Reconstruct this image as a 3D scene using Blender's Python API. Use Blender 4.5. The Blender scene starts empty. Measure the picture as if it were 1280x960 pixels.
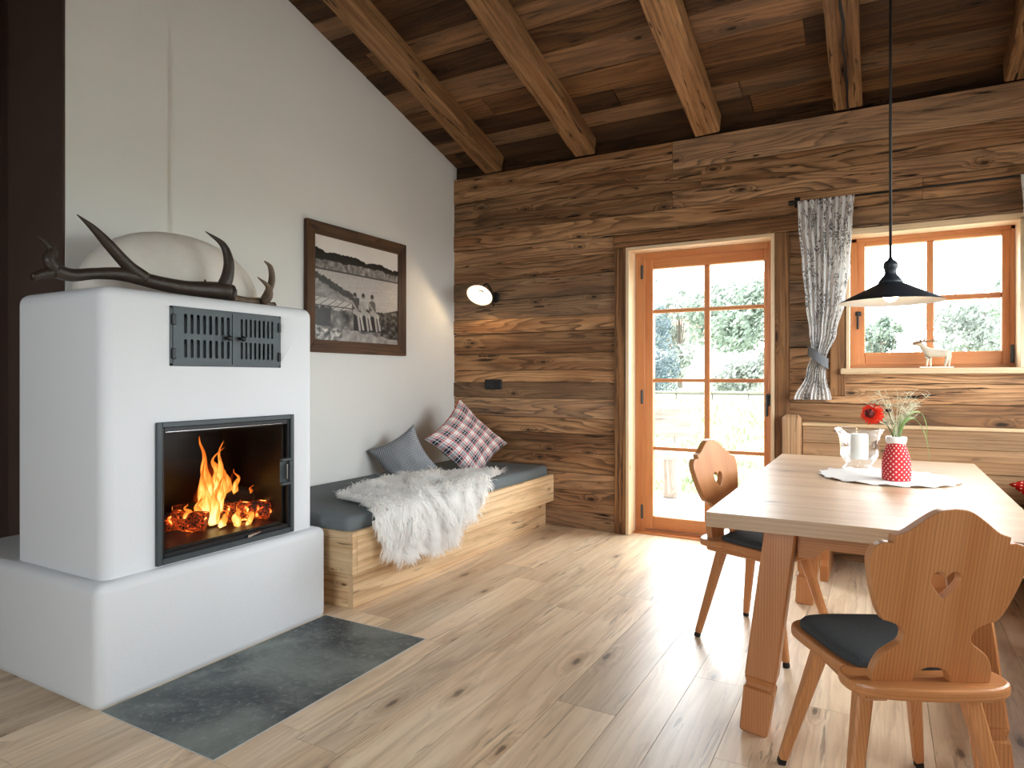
import bpy, bmesh, math, random
from mathutils import Vector, Matrix, noise as mnoise
R = random.Random(7)
C = bpy.context.scene.collection
sc = bpy.context.scene
PI = math.pi
V3 = Vector

# ------------------------------------------------------------------ node helpers
def new_mat(name):
    m = bpy.data.materials.new(name); m.use_nodes = True
    nt = m.node_tree; nt.nodes.clear()
    out = nt.nodes.new('ShaderNodeOutputMaterial')
    return m, nt, out
def nd(nt, typ, ins=None, **props):
    n = nt.nodes.new(typ)
    for k, v in props.items(): setattr(n, k, v)
    if ins:
        for k, v in ins.items():
            s = n.inputs[k]
            if isinstance(v, bpy.types.NodeSocket): nt.links.new(v, s)
            else:
                if isinstance(v, (tuple, list)) and s.type == 'RGBA' and len(v) == 3: v = (*v, 1)
                s.default_value = v
    return n
def mth(nt, op, a, b=0.0, c=0.0, clamp=False):
    return nd(nt, 'ShaderNodeMath', {0: a, 1: b, 2: c}, operation=op, use_clamp=clamp).outputs[0]
def mixc(nt, f, a, b, blend='MIX'):
    n = nd(nt, 'ShaderNodeMix', None, data_type='RGBA', blend_type=blend)
    for s, v in ((n.inputs[0], f), (n.inputs[6], a), (n.inputs[7], b)):
        if isinstance(v, bpy.types.NodeSocket): nt.links.new(v, s)
        else: s.default_value = (*v, 1) if isinstance(v, (tuple, list)) and len(v) == 3 else v
    return n.outputs[2]
def ramp(nt, f, stops):
    n = nd(nt, 'ShaderNodeValToRGB', {0: f}); cr = n.color_ramp
    while len(cr.elements) < len(stops): cr.elements.new(0.5)
    for e, (p, c) in zip(cr.elements, stops):
        e.position = p; e.color = (*c, 1) if len(c) == 3 else c
    return n.outputs[0]
def rmp(nt, f, a, b):     # smooth 0..1
    return nd(nt, 'ShaderNodeMapRange', {0: f, 1: a, 2: b, 3: 0.0, 4: 1.0}, interpolation_type='SMOOTHSTEP').outputs[0]
def vec(nt, x, y, z=0.0): return nd(nt, 'ShaderNodeCombineXYZ', {0: x, 1: y, 2: z}).outputs[0]
def noise_(nt, v, scale=1.0, detail=2.0, rough=0.5, dist=0.0):
    return nd(nt, 'ShaderNodeTexNoise', {'Vector': v, 'Scale': scale, 'Detail': detail, 'Roughness': rough, 'Distortion': dist}).outputs[0]
def lin(c):  # sRGB 0-255 -> linear
    return tuple(((x/255)/12.92 if x/255 <= .04045 else ((x/255+.055)/1.055)**2.4) for x in c)
def principled(nt, out, col, rough=0.5, spec=0.5, bump=None, bstr=0.3, bdist=0.002, metal=0.0, **kw):
    b = nd(nt, 'ShaderNodeBsdfPrincipled', {'Base Color': col, 'Roughness': rough, 'Specular IOR Level': spec, 'Metallic': metal})
    for k, v in kw.items():
        s = b.inputs[k.replace('_', ' ')]
        if isinstance(v, bpy.types.NodeSocket): nt.links.new(v, s)
        else: s.default_value = v if not (isinstance(v, tuple) and len(v) == 3) else (*v, 1)
    if bump is not None:
        bn = nd(nt, 'ShaderNodeBump', {'Strength': bstr, 'Distance': bdist, 'Height': bump})
        nt.links.new(bn.outputs[0], b.inputs['Normal'])
    nt.links.new(b.outputs[0], out.inputs[0])
    return b
def uvs(nt):
    u = nd(nt, 'ShaderNodeUVMap', None, uv_map='UVMap').outputs[0]
    s = nd(nt, 'ShaderNodeSeparateXYZ', {0: u}); return s.outputs[0], s.outputs[1]

def wood(name, light, mid, dark, ringN=9.0, along=0.55, across=5.0, ring_amt=0.75, knots=0.35, ksc=(1.6, 4.2),
         ksize=.13, rough=0.55, spec=.35, bump=0.5, stain=0.5, stain_col=None, cracks=0.6, fiber=.35, tintv=1.0, grey=0.0, bdist=.003, lines=35.0, streak=.45):
    m, nt, out = new_mat(name)
    u, v = uvs(nt)
    tint = nd(nt, 'ShaderNodeVertexColor', None, layer_name='tint')
    ts = nd(nt, 'ShaderNodeSeparateColor', {0: tint.outputs[0]})
    tb, th = ts.outputs[0], ts.outputs[1]
    # knots
    kv = vec(nt, mth(nt, 'MULTIPLY', u, ksc[0]), mth(nt, 'MULTIPLY', v, ksc[1]))
    kw = nd(nt, 'ShaderNodeTexVoronoi', {'Vector': kv, 'Scale': 1.0, 'Randomness': 1.0}, voronoi_dimensions='2D')
    kr = nd(nt, 'ShaderNodeSeparateColor', {0: kw.outputs['Color']}).outputs[0]
    kmask = mth(nt, 'GREATER_THAN', kr, 1-knots)
    ksz = mth(nt, 'MULTIPLY_ADD', kr, ksize, ksize*.1)
    kd = mth(nt, 'DIVIDE', kw.outputs['Distance'], ksz)
    kn = noise_(nt, vec(nt, mth(nt, 'MULTIPLY', u, 22.0), mth(nt, 'MULTIPLY', v, 55.0), 2.2), 1.0, 3.0, .6)
    kd = mth(nt, 'MULTIPLY_ADD', mth(nt, 'SUBTRACT', kn, .5), 1.1, kd)
    kcore = mth(nt, 'MULTIPLY', mth(nt, 'SUBTRACT', 1.0, rmp(nt, kd, .30, .85)), kmask)
    khalo = mth(nt, 'MULTIPLY', mth(nt, 'SUBTRACT', 1.0, rmp(nt, kd, .5, 2.4)), kmask)
    kinf = mth(nt, 'MULTIPLY', mth(nt, 'SUBTRACT', 1.0, rmp(nt, kd, .2, 3.2)), kmask)
    # growth rings
    nv = vec(nt, mth(nt, 'MULTIPLY', u, along), mth(nt, 'MULTIPLY', v, across))
    F = noise_(nt, nv, 1.0, 2.0, .45, .15)
    F = mth(nt, 'MULTIPLY_ADD', F, ringN, mth(nt, 'MULTIPLY', kinf, 2.2))
    F = mth(nt, 'MULTIPLY_ADD', v, lines, F)
    wob = noise_(nt, vec(nt, mth(nt, 'MULTIPLY', u, 9.0), mth(nt, 'MULTIPLY', v, 50.0)), 1.0, 2.0, .5)
    F = mth(nt, 'MULTIPLY_ADD', wob, .35, F)
    fr = mth(nt, 'FRACT', F)
    ring = mth(nt, 'MULTIPLY', mth(nt, 'POWER', fr, 2.2), mth(nt, 'SUBTRACT', 1.0, rmp(nt, fr, .86, 1.0)))
    ring = mth(nt, 'MULTIPLY', ring, 1.5, clamp=True)
    fib = noise_(nt, vec(nt, mth(nt, 'MULTIPLY', u, 5.0), mth(nt, 'MULTIPLY', v, 220.0)), 1.0, 3.0, .6)
    big = noise_(nt, vec(nt, mth(nt, 'MULTIPLY', u, .8), mth(nt, 'MULTIPLY', v, 4.0), 3.3), 1.0, 3.0, .55)
    stk = noise_(nt, vec(nt, mth(nt, 'MULTIPLY', u, 2.0), mth(nt, 'MULTIPLY', v, lines*1.9), 6.6), 1.0, 4.0, .65, .5)
    amp = mth(nt, 'MULTIPLY', ring, mth(nt, 'MULTIPLY_ADD', rmp(nt, big, .3, .7), .6*ring_amt, .4*ring_amt))
    col = mixc(nt, rmp(nt, noise_(nt, vec(nt, mth(nt, 'MULTIPLY', u, 1.1), mth(nt, 'MULTIPLY', v, 9.0), 8.1), 1.0, 3.0), .3, .7), light, mid)
    col = mixc(nt, amp, col, dark)
    col = mixc(nt, mth(nt, 'MULTIPLY', rmp(nt, stk, .44, .72), streak), col, dark)
    sv = noise_(nt, vec(nt, mth(nt, 'MULTIPLY', u, 1.5), mth(nt, 'MULTIPLY', v, 7.0), 5.7), 1.0, 4.0, .6, .4)
    scol = stain_col or dark
    col = mixc(nt, mth(nt, 'MULTIPLY', rmp(nt, sv, .52, .74), stain), col, scol)
    if grey > 0:
        col = mixc(nt, mth(nt, 'MULTIPLY', rmp(nt, th, .35, 1.0), grey), col, lin((150, 138, 122)))
    col = mixc(nt, mth(nt, 'MULTIPLY', fib, fiber), col, mixc(nt, 1.0, col, (.35, .33, .3), 'MULTIPLY'))
    col = mixc(nt, mth(nt, 'MULTIPLY', khalo, .45), col, scol)
    col = mixc(nt, mth(nt, 'MULTIPLY', kcore, .85), col, tuple(c*.25 for c in dark))
    # cracks: thin dark checks along the grain
    cv = noise_(nt, vec(nt, mth(nt, 'MULTIPLY', u, 3.0), mth(nt, 'MULTIPLY', v, 42.0), 1.9), 1.0, 3.0, .6, .6)
    cm = noise_(nt, vec(nt, mth(nt, 'MULTIPLY', u, 1.3), mth(nt, 'MULTIPLY', v, 6.0), 4.2), 1.0, 2.0, .5)
    ck = mth(nt, 'MULTIPLY', mth(nt, 'MULTIPLY', rmp(nt, cv, .60, .66), rmp(nt, cm, .40, .60)), cracks)
    col = mixc(nt, ck, col, tuple(c*.18 for c in dark))
    k = mth(nt, 'MULTIPLY_ADD', tb, tintv, 1-.5*tintv)     # tb 0..1 -> brightness
    col = mixc(nt, 1.0, col, vec(nt, k, k, k), 'MULTIPLY')
    h = mth(nt, 'MULTIPLY_ADD', fib, .5, mth(nt, 'MULTIPLY', ring, -.4))
    h = mth(nt, 'MULTIPLY_ADD', ck, -1.5, h)
    rg = mth(nt, 'MULTIPLY_ADD', fib, .18, rough-.09)
    principled(nt, out, col, rg, spec, h, bump, bdist)
    return m

def plain(name, col, rough=.5, spec=.5, metal=0.0, nscale=0, namt=.1, bump=0.0, bscale=60, bdist=.002, **kw):
    m, nt, out = new_mat(name)
    tc = nd(nt, 'ShaderNodeTexCoord').outputs['Object']
    c = col; h = None
    if nscale:
        f = noise_(nt, tc, nscale, 4.0, .6)
        c = mixc(nt, f, tuple(x*(1-namt) for x in col), tuple(min(1, x*(1+namt)) for x in col))
    if bump: h = noise_(nt, tc, bscale, 4.0, .6)
    principled(nt, out, c, rough, spec, h, bump, bdist, metal, **kw)
    return m

M = {}
M['wall_wood'] = wood('reclaimed_wall_wood', lin((198, 152, 108)), lin((154, 108, 71)), lin((58, 36, 22)), ringN=11, along=.8, across=6,
                      ring_amt=.8, knots=.38, ksc=(2.2, 5.5), ksize=.085, rough=.62, spec=.25, bump=.8, stain=.6, stain_col=lin((66, 48, 34)), cracks=1.0, grey=.24, tintv=.75, lines=23, streak=.45)
M['ceil_wood'] = wood('reclaimed_ceiling_wood', lin((128, 90, 57)), lin((92, 62, 38)), lin((42, 27, 17)), ringN=8, along=.5, across=5,
                      ring_amt=.7, knots=.3, ksc=(1.8, 5), ksize=.09, rough=.65, spec=.2, bump=.7, stain=.75, stain_col=lin((46, 32, 22)), cracks=.8, tintv=1.15, grey=.12, lines=20, streak=.4)
M['beam_wood'] = wood('hewn_beam_wood', lin((182, 138, 94)), lin((142, 100, 64)), lin((74, 48, 29)), ringN=5, along=.4, across=4,
                      ring_amt=.35, knots=.22, ksc=(1.6, 6), ksize=.07, rough=.65, spec=.2, bump=1.0, stain=.55, cracks=1.0, tintv=.6, bdist=.008, lines=30, streak=.6)
M['trim_wood'] = wood('old_trim_wood', lin((172, 124, 80)), lin((136, 92, 56)), lin((60, 37, 22)), ringN=7, along=.4, across=8,
                      ring_amt=.95, knots=.2, ksc=(1.8, 8), ksize=.08, rough=.6, spec=.25, bump=.8, stain=.35, cracks=.8, tintv=.4, lines=30, streak=.5)
M['floor_wood'] = wood('oiled_oak_floor', lin((240, 218, 188)), lin((226, 198, 164)), lin((162, 126, 90)), ringN=9, along=.5, across=6,
                       ring_amt=.34, knots=.42, ksc=(1.6, 5.2), ksize=.115, rough=.38, spec=.75, bump=.12, stain=.5, stain_col=lin((150, 112, 76)), cracks=.5, fiber=.28, tintv=.28, lines=16, streak=.3)
M['larch_board'] = wood('pale_larch_board', lin((238, 208, 166)), lin((226, 190, 144)), lin((160, 114, 72)), ringN=7, along=.25, across=6,
                        ring_amt=.5, knots=.3, ksc=(2.0, 7), ksize=.055, rough=.5, spec=.35, bump=.2, stain=.25, cracks=.65, fiber=.25, tintv=.3, lines=22, streak=.34)
M['bench_board'] = wood('knotty_bench_board', lin((198, 160, 120)), lin((178, 136, 96)), lin((112, 76, 46)), ringN=6, along=.25, across=5,
                        ring_amt=.45, knots=.4, ksc=(2.4, 6), ksize=.10, rough=.5, spec=.35, bump=.25, stain=.25, cracks=.8, fiber=.3, tintv=.3, lines=45, streak=.4)
M['pine'] = wood('honey_pine', lin((218, 154, 100)), lin((204, 134, 80)), lin((150, 88, 46)), ringN=3.5, along=.25, across=4,
                 ring_amt=.5, knots=.0, rough=.34, spec=.5, bump=.12, stain=.15, cracks=.0, fiber=.3, tintv=.3, lines=110, streak=.3)
M['table_wood'] = wood('oiled_table_wood', lin((208, 174, 138)), lin((192, 154, 116)), lin((146, 106, 72)), ringN=6, along=.3, across=5,
                       ring_amt=.35, knots=.12, ksize=.08, rough=.36, spec=.85, bump=.1, stain=.25, cracks=.0, fiber=.3, tintv=.25, lines=70, streak=.3)  # paler than the pine legs: some window reflection is put into the base colour
M['door_wood'] = wood('orange_larch_joinery', lin((222, 154, 98)), lin((206, 130, 76)), lin((156, 88, 46)), ringN=4, along=.2, across=5,
                      ring_amt=.35, knots=.0, rough=.4, spec=.4, bump=.08, stain=.1, cracks=.0, fiber=.25, tintv=.3, lines=90, streak=.3)
M['lining_wood'] = wood('pale_spruce_lining', lin((234, 210, 176)), lin((222, 192, 152)), lin((180, 140, 98)), ringN=4, along=.25, across=5,
                        ring_amt=.35, knots=.12, ksize=.05, rough=.5, spec=.3, bump=.15, stain=.15, cracks=.4, fiber=.2, tintv=.3, lines=60, streak=.3)
M['white_plaster'] = plain('white_plaster', (.70, .70, .675), .9, .15, nscale=2.2, namt=.035, bump=.25, bscale=45, bdist=.004)
M['stove_plaster'] = plain('stove_plaster', (.70, .72, .745), .85, .2, nscale=2.5, namt=.03, bump=.22, bscale=70, bdist=.003)
M['dome_plaster'] = plain('dome_plaster', (.74, .69, .62), .6, .3, nscale=7, namt=.14, bump=.5, bscale=5, bdist=.03)
M['dark_brown'] = plain('dark_brown_plaster', (.085, .056, .045), .9, .1, nscale=3, namt=.2)
M['room_wall'] = plain('rear_room_plaster', (.62, .60, .57), .9, .1, nscale=3, namt=.05)
M['steel'] = plain('grey_painted_steel', (.044, .055, .060), .45, .5, .3, nscale=20, namt=.08)
M['black_steel'] = plain('black_steel', (.012, .013, .015), .4, .5, .4)
M['chrome'] = plain('brushed_chrome', (.6, .6, .62), .25, .5, 1.0)
M['soot'] = plain('sooty_firebrick', (.006, .005, .0045), .4, .4, nscale=9, namt=.5)
M['black_plastic'] = plain('matt_black_plastic', (.01, .01, .011), .45, .4)
M['bronze'] = plain('dark_bronze', (.022, .018, .015), .5, .4, .4)
M['enamel_white'] = plain('white_enamel', (.86, .85, .82), .25, .5)
M['shade_black'] = plain('blackened_shade_metal', (.028, .034, .042), .45, .4, .3)
M['felt_grey'] = plain('charcoal_felt', (.062, .066, .068), .95, .1, nscale=260, namt=.6, bump=.4, bscale=400, bdist=.001)
M['mattress_grey'] = plain('grey_wool_mattress', (.15, .168, .175), .95, .1, nscale=240, namt=.35, bump=.4, bscale=350, bdist=.001)
M['tieband'] = plain('grey_felt_band', (.16, .165, .175), .95, .1, nscale=200, namt=.2)
M['antler'] = plain('dark_antler', (.034, .022, .016), .42, .4, nscale=30, namt=.6, bump=.7, bscale=70, bdist=.004)
M['antler_pale'] = plain('brown_antler', (.13, .085, .05), .42, .4, nscale=14, namt=.85, bump=.5, bscale=70, bdist=.003)
M['antler_bone'] = plain('bone_antler', (.5, .42, .3), .5, .4)
M['wax'] = plain('white_wax', (.86, .85, .80), .45, .4)
M['foot_black'] = plain('black_glide', (.012, .01, .01), .6, .3)
M['stem_green'] = plain('dark_green_stem', (.05, .085, .035), .6, .3)
M['leaf_green'] = plain('pale_green_leaf', (.36, .52, .22), .5, .4)
M['grass_pale'] = plain('pale_dry_grass', (.62, .62, .45), .7, .2)
M['dahlia'] = plain('red_dahlia', (.82, .05, .018), .55, .3)
M['dahlia_heart'] = plain('dark_red_heart', (.10, .006, .006), .6, .3)
M['bud'] = plain('dark_bud', (.03, .014, .012), .6, .3)
M['doily'] = plain('pale_linen', (.74, .72, .69), .9, .1, nscale=150, namt=.15, bump=.4, bscale=250, bdist=.001)
M['deer_white'] = plain('painted_white_wood', (.56, .48, .37), .6, .3, nscale=25, namt=.25)
M['deer_brown'] = plain('painted_brown_wood', (.26, .14, .07), .6, .3)
M['bark'] = plain('tree_bark', (.12, .10, .085), .9, .1, nscale=12, namt=.4)
M['terrace'] = plain('pale_terrace_slab', (.55, .54, .52), .85, .2, nscale=6, namt=.12)
M['gravel'] = plain('pale_gravel', (.36, .345, .32), .9, .1, nscale=30, namt=.2)
M['house_white'] = plain('white_render', (.7, .69, .67), .9, .1)
M['house_roof'] = plain('red_roof_tile', (.42, .17, .11), .9, .1)
M['house_glass'] = plain('house_window_dark', (.16, .17, .18), .2, .5)
M['stone'] = plain('pale_wall_stone', (.36, .34, .31), .9, .1, nscale=6, namt=.3)
M['stone_dark'] = plain('mossy_wall_stone', (.12, .115, .09), .9, .1, nscale=8, namt=.5)
M['garden_wood'] = wood('silvered_garden_wood', lin((212, 204, 194)), lin((190, 178, 166)), lin((150, 130, 112)), ringN=6, knots=.25, ksize=.1, rough=.7, tintv=.3)

def leafy(name, c1, c2):
    m, nt, out = new_mat(name)
    tc = nd(nt, 'ShaderNodeTexCoord').outputs['Object']
    f = noise_(nt, tc, 3.0, 3.0, .6)
    col = mixc(nt, rmp(nt, f, .35, .65), c1, c2)
    d = nd(nt, 'ShaderNodeBsdfDiffuse', {0: col}).outputs[0]
    t = nd(nt, 'ShaderNodeBsdfTranslucent', {0: col}).outputs[0]
    x = nd(nt, 'ShaderNodeMixShader', {0: .35, 1: d, 2: t}).outputs[0]
    nt.links.new(x, out.inputs[0]); return m
M['leaf_a'] = leafy('broad_leaves', (.15, .185, .15), (.27, .31, .25))
M['leaf_b'] = leafy('grey_green_leaves', (.24, .265, .235), (.38, .40, .36))
M['needle'] = leafy('conifer_needles', (.085, .115, .125), (.15, .18, .19))
M['meadow'] = leafy('meadow_grass', (.13, .17, .085), (.36, .38, .25))
M['ivory_fur'] = None

def m_fur():
    m, nt, out = new_mat('ivory_fur')
    d = nd(nt, 'ShaderNodeBsdfDiffuse', {0: (.96, .955, .945)}).outputs[0]
    t = nd(nt, 'ShaderNodeBsdfTranslucent', {0: (.96, .955, .945)}).outputs[0]
    nt.links.new(nd(nt, 'ShaderNodeMixShader', {0: .5, 1: d, 2: t}).outputs[0], out.inputs[0]); return m
M['ivory_fur'] = m_fur()

def m_glass(name, tint=(1, 1, 1), base=.04, power=4.0, glossmax=.9, rough=0.0):
    m, nt, out = new_mat(name)
    t = nd(nt, 'ShaderNodeBsdfTransparent', {0: tint}).outputs[0]
    g = nd(nt, 'ShaderNodeBsdfGlossy', {0: (1, 1, 1), 'Roughness': rough}).outputs[0]
    lw = nd(nt, 'ShaderNodeLayerWeight', {0: .5}).outputs['Facing']
    f = mth(nt, 'MULTIPLY_ADD', mth(nt, 'POWER', lw, power), glossmax-base, base)
    nt.links.new(nd(nt, 'ShaderNodeMixShader', {0: f, 1: t, 2: g}).outputs[0], out.inputs[0]); return m
M['pane'] = m_glass('window_glass', (.98, .99, .985), .02, 5)
M['fire_glass'] = m_glass('stove_glass', (.93, .92, .9), .006, 8)
M['table_glass'] = m_glass('thick_table_glass', (.975, .985, .985), .06, 2.0, .75, .02)

def m_emit(name, col, s):
    m, nt, out = new_mat(name)
    nt.links.new(nd(nt, 'ShaderNodeEmission', {0: col, 1: s}).outputs[0], out.inputs[0]); return m
M['bulb'] = m_emit('warm_bulb', (1, .72, .42), 230); M['pendant_bulb'] = m_emit('pendant_bulb', (1, .80, .52), 22)

def m_slate():
    m, nt, out = new_mat('green_grey_slate')
    tc = nd(nt, 'ShaderNodeTexCoord').outputs['Object']
    a = noise_(nt, tc, 3.0, 5.0, .6, .6); b = noise_(nt, tc, 38.0, 6.0, .7, .8)
    c = mixc(nt, rmp(nt, a, .3, .72), (.045, .056, .062), (.20, .23, .215))
    c = mixc(nt, mth(nt, 'MULTIPLY', rmp(nt, b, .5, .72), .6), c, (.30, .335, .31))
    principled(nt, out, c, .5, .4, b, .5, .004); return m
M['slate'] = m_slate()

def m_plaid():
    m, nt, out = new_mat('plaid_weave')
    u, v = uvs(nt)
    def band(x, per, a, b):
        f = mth(nt, 'FRACT', mth(nt, 'MULTIPLY', x, per))
        return mth(nt, 'MULTIPLY', mth(nt, 'GREATER_THAN', f, a), mth(nt, 'LESS_THAN', f, b))
    P = 5.0
    bu, bv = band(u, P, .08, .46), band(v, P, .08, .46)
    col = lin((232, 228, 226))
    col = mixc(nt, mth(nt, 'MULTIPLY', mth(nt, 'MAXIMUM', bu, bv), .7), col, lin((104, 106, 116)))
    col = mixc(nt, mth(nt, 'MULTIPLY', mth(nt, 'MULTIPLY', bu, bv), .92), col, lin((22, 27, 44)))
    for x in (u, v):
        for a, b, cc, k in ((.25, .29, (230, 230, 230), .7), (.50, .57, (190, 30, 40), .85), (.94, 1.0, (190, 30, 40), .85), (.60, .63, (245, 245, 245), .8)):
            col = mixc(nt, mth(nt, 'MULTIPLY', band(x, P, a, b), k), col, lin(cc))
    principled(nt, out, col, .9, .1); return m
M['plaid'] = m_plaid()
def m_dots(name, base, dot, per, r, rough=.9):
    m, nt, out = new_mat(name)
    u, v = uvs(nt)
    def cell(x, o): return mth(nt, 'SUBTRACT', mth(nt, 'FRACT', mth(nt, 'MULTIPLY_ADD', x, per, o)), .5)
    def disc(o):
        a, b = cell(u, o), cell(v, o)
        d = mth(nt, 'SQRT', mth(nt, 'ADD', mth(nt, 'MULTIPLY', a, a), mth(nt, 'MULTIPLY', b, b)))
        return mth(nt, 'LESS_THAN', d, r)
    f = mth(nt, 'MAXIMUM', disc(0.0), disc(.5))
    principled(nt, out, mixc(nt, f, base, dot), rough, .15); return m
M['grey_dots'] = m_dots('grey_dotted_cotton', lin((120, 124, 130)), lin((205, 208, 210)), 21, .17)
M['red_dots'] = m_dots('red_dotted_cotton', lin((196, 52, 58)), lin((246, 226, 214)), 46, .15)
M['cushion_red'] = m_dots('red_dotted_cushion', lin((176, 26, 22)), lin((238, 205, 180)), 11, .13)

def m_curtain():
    m, nt, out = new_mat('printed_linen')
    u, v = uvs(nt)
    col = lin((246, 246, 244))
    fol = None
    for sx, sy, off, thr in ((44, 40, 0.0, .32), (70, 62, 7.7, .36)):
        vo = nd(nt, 'ShaderNodeTexVoronoi', {'Vector': vec(nt, mth(nt, 'MULTIPLY', u, sx), mth(nt, 'MULTIPLY_ADD', v, sy, off)), 'Scale': 1.0}, voronoi_dimensions='2D')
        rr = nd(nt, 'ShaderNodeSeparateColor', {0: vo.outputs['Color']}).outputs[1]
        d = mth(nt, 'MULTIPLY', mth(nt, 'LESS_THAN', vo.outputs['Distance'], thr), mth(nt, 'GREATER_THAN', rr, .35))
        fol = d if fol is None else mth(nt, 'MAXIMUM', fol, d)
    msk = noise_(nt, vec(nt, mth(nt, 'MULTIPLY', u, 8.0), mth(nt, 'MULTIPLY', v, 4.5)), 1.0, 2.0)
    f = mth(nt, 'MULTIPLY', fol, rmp(nt, msk, .49, .56))
    tw = mth(nt, 'ABSOLUTE', mth(nt, 'SUBTRACT', noise_(nt, vec(nt, mth(nt, 'MULTIPLY', u, 14.0), mth(nt, 'MULTIPLY', v, 5.0), 4.0), 1.0, 2.0), .5))
    f = mth(nt, 'MAXIMUM', f, mth(nt, 'MULTIPLY', mth(nt, 'LESS_THAN', tw, .012), .8))
    c = mixc(nt, mth(nt, 'MULTIPLY', f, .85), col, lin((66, 66, 70)))
    d = nd(nt, 'ShaderNodeBsdfDiffuse', {0: c}).outputs[0]; t = nd(nt, 'ShaderNodeBsdfTranslucent', {0: c}).outputs[0]
    nt.links.new(nd(nt, 'ShaderNodeMixShader', {0: .5, 1: d, 2: t}).outputs[0], out.inputs[0]); return m
M['curtain'] = m_curtain()

def m_flame():
    m, nt, out = new_mat('flame')
    at = nd(nt, 'ShaderNodeVertexColor', None, layer_name='tint')
    s = nd(nt, 'ShaderNodeSeparateColor', {0: at.outputs[0]})
    lw = nd(nt, 'ShaderNodeLayerWeight', {0: .35}).outputs['Facing']
    tc = nd(nt, 'ShaderNodeTexCoord').outputs['Object']
    n = noise_(nt, nd(nt, 'ShaderNodeMapping', {'Vector': tc, 'Scale': (30, 30, 9)}).outputs[0], 1.0, 3.0, .6, 1.0)
    core = mth(nt, 'SUBTRACT', 1.0, lw)
    heat = mth(nt, 'MULTIPLY', s.outputs[0], mth(nt, 'MULTIPLY_ADD', n, 1.3, .25))
    heat = mth(nt, 'MULTIPLY', heat, mth(nt, 'MULTIPLY_ADD', core, .7, .35), clamp=True)
    col = ramp(nt, heat, [(0.0, (.5, .02, .0)), (.25, (1.0, .10, .008)), (.5, (1.0, .26, .03)), (.72, (1.0, .42, .07)), (1.0, (1.0, .66, .26))])
    st = mth(nt, 'MULTIPLY_ADD', mth(nt, 'POWER', heat, 1.5), 1.9, .3)
    e = nd(nt, 'ShaderNodeEmission', {0: col, 1: st}).outputs[0]
    tr = nd(nt, 'ShaderNodeBsdfTransparent').outputs[0]
    al = mth(nt, 'MULTIPLY', rmp(nt, mth(nt, 'MULTIPLY', heat, core), .02, .35), s.outputs[1], clamp=True)
    nt.links.new(nd(nt, 'ShaderNodeMixShader', {0: al, 1: tr, 2: e}).outputs[0], out.inputs[0]); return m
M['flame'] = m_flame()
def m_log(glow):
    m, nt, out = new_mat('charred_log_%s' % ('glowing' if glow > .5 else 'dark'))
    tc = nd(nt, 'ShaderNodeTexCoord').outputs['Object']
    n = noise_(nt, tc, 26.0, 4.0, .6, .5)
    vo = nd(nt, 'ShaderNodeTexVoronoi', {'Vector': tc, 'Scale': 70.0}, feature='DISTANCE_TO_EDGE').outputs[0]
    ed = mth(nt, 'SUBTRACT', 1.0, rmp(nt, vo, .02, .16))
    g = mth(nt, 'MULTIPLY', mth(nt, 'MAXIMUM', mth(nt, 'MULTIPLY', ed, .22), rmp(nt, n, .52, .68)), rmp(nt, noise_(nt, tc, 9.0, 2.0), .62-.3*glow, .72-.25*glow))
    col = ramp(nt, g, [(0, (.3, .01, 0)), (.5, (1, .12, .01)), (1, (1, .42, .1))])
    principled(nt, out, mixc(nt, n, (.012, .009, .007), (.05, .035, .025)), .8, .2, n, .8, .01,
               Emission_Color=col, Emission_Strength=mth(nt, 'MULTIPLY', g, 3.5*glow+.5)); return m
M['log_dark'] = m_log(.25); M['log_glow'] = m_log(1.0)

# ------------------------------------------------------------------ mesh helpers
class MB:
    """collects pieces into ONE mesh with a grain UV map and a per-piece tint"""
    def __init__(s):
        s.v = []; s.f = []; s.uv = []; s.ti = []; s.mi = []; s.sm = []
    def add(s, bm, grain=None, tint=None, mi=0, smooth=False, uvf=None, off=None):
        bm.verts.ensure_lookup_table(); bm.normal_update()
        if grain is None:
            co = [v.co for v in bm.verts]
            ext = [max(c[i] for c in co)-min(c[i] for c in co) for i in range(3)]
            k = ext.index(max(ext)); grain = [0, 0, 0]; grain[k] = 1
        g = V3(grain).normalized()
        a = V3((0, 0, 1)) if abs(g.z) < .8 else V3((1, 0, 0))
        a = (a-g*a.dot(g)).normalized(); b = g.cross(a)
        ox, oy = off if off else (R.uniform(0, 60), R.uniform(0, 60))
        if tint is None: tint = (R.random(), R.random())
        base = len(s.v)
        for i, v in enumerate(bm.verts): v.index = i; s.v.append(tuple(v.co))
        for f in bm.faces:
            n = f.normal
            s.f.append([base+v.index for v in f.verts]); s.mi.append(mi); s.sm.append(smooth)
            for v in f.verts:
                if uvf: s.uv.append(uvf(v.co, n))
                elif abs(n.dot(g)) > .75: s.uv.append((ox+.35*v.co.dot(a), oy+v.co.dot(b)))
                else:
                    w = v.co.dot(a) if abs(n.dot(b)) > abs(n.dot(a)) else v.co.dot(b)+.31
                    s.uv.append((ox+v.co.dot(g), oy+w))
                t = tint(v.co) if callable(tint) else tint
                s.ti.append((t[0], t[1], 0, 1))
        bm.free(); return s
    def build(s, name, mats, parent=None, bevel=0.0):
        me = bpy.data.meshes.new(name); me.from_pydata(s.v, [], s.f)
        uv = me.uv_layers.new(name='UVMap'); uv.data.foreach_set('uv', [c for p in s.uv for c in p])
        ca = me.color_attributes.new('tint', 'FLOAT_COLOR', 'CORNER'); ca.data.foreach_set('color', [c for p in s.ti for c in p])
        me.polygons.foreach_set('material_index', s.mi); me.polygons.foreach_set('use_smooth', s.sm)
        for m in (mats if isinstance(mats, (list, tuple)) else [mats]): me.materials.append(m)
        me.update()
        o = bpy.data.objects.new(name, me); C.objects.link(o)
        if parent is not None: o.parent = parent
        return o
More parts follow.
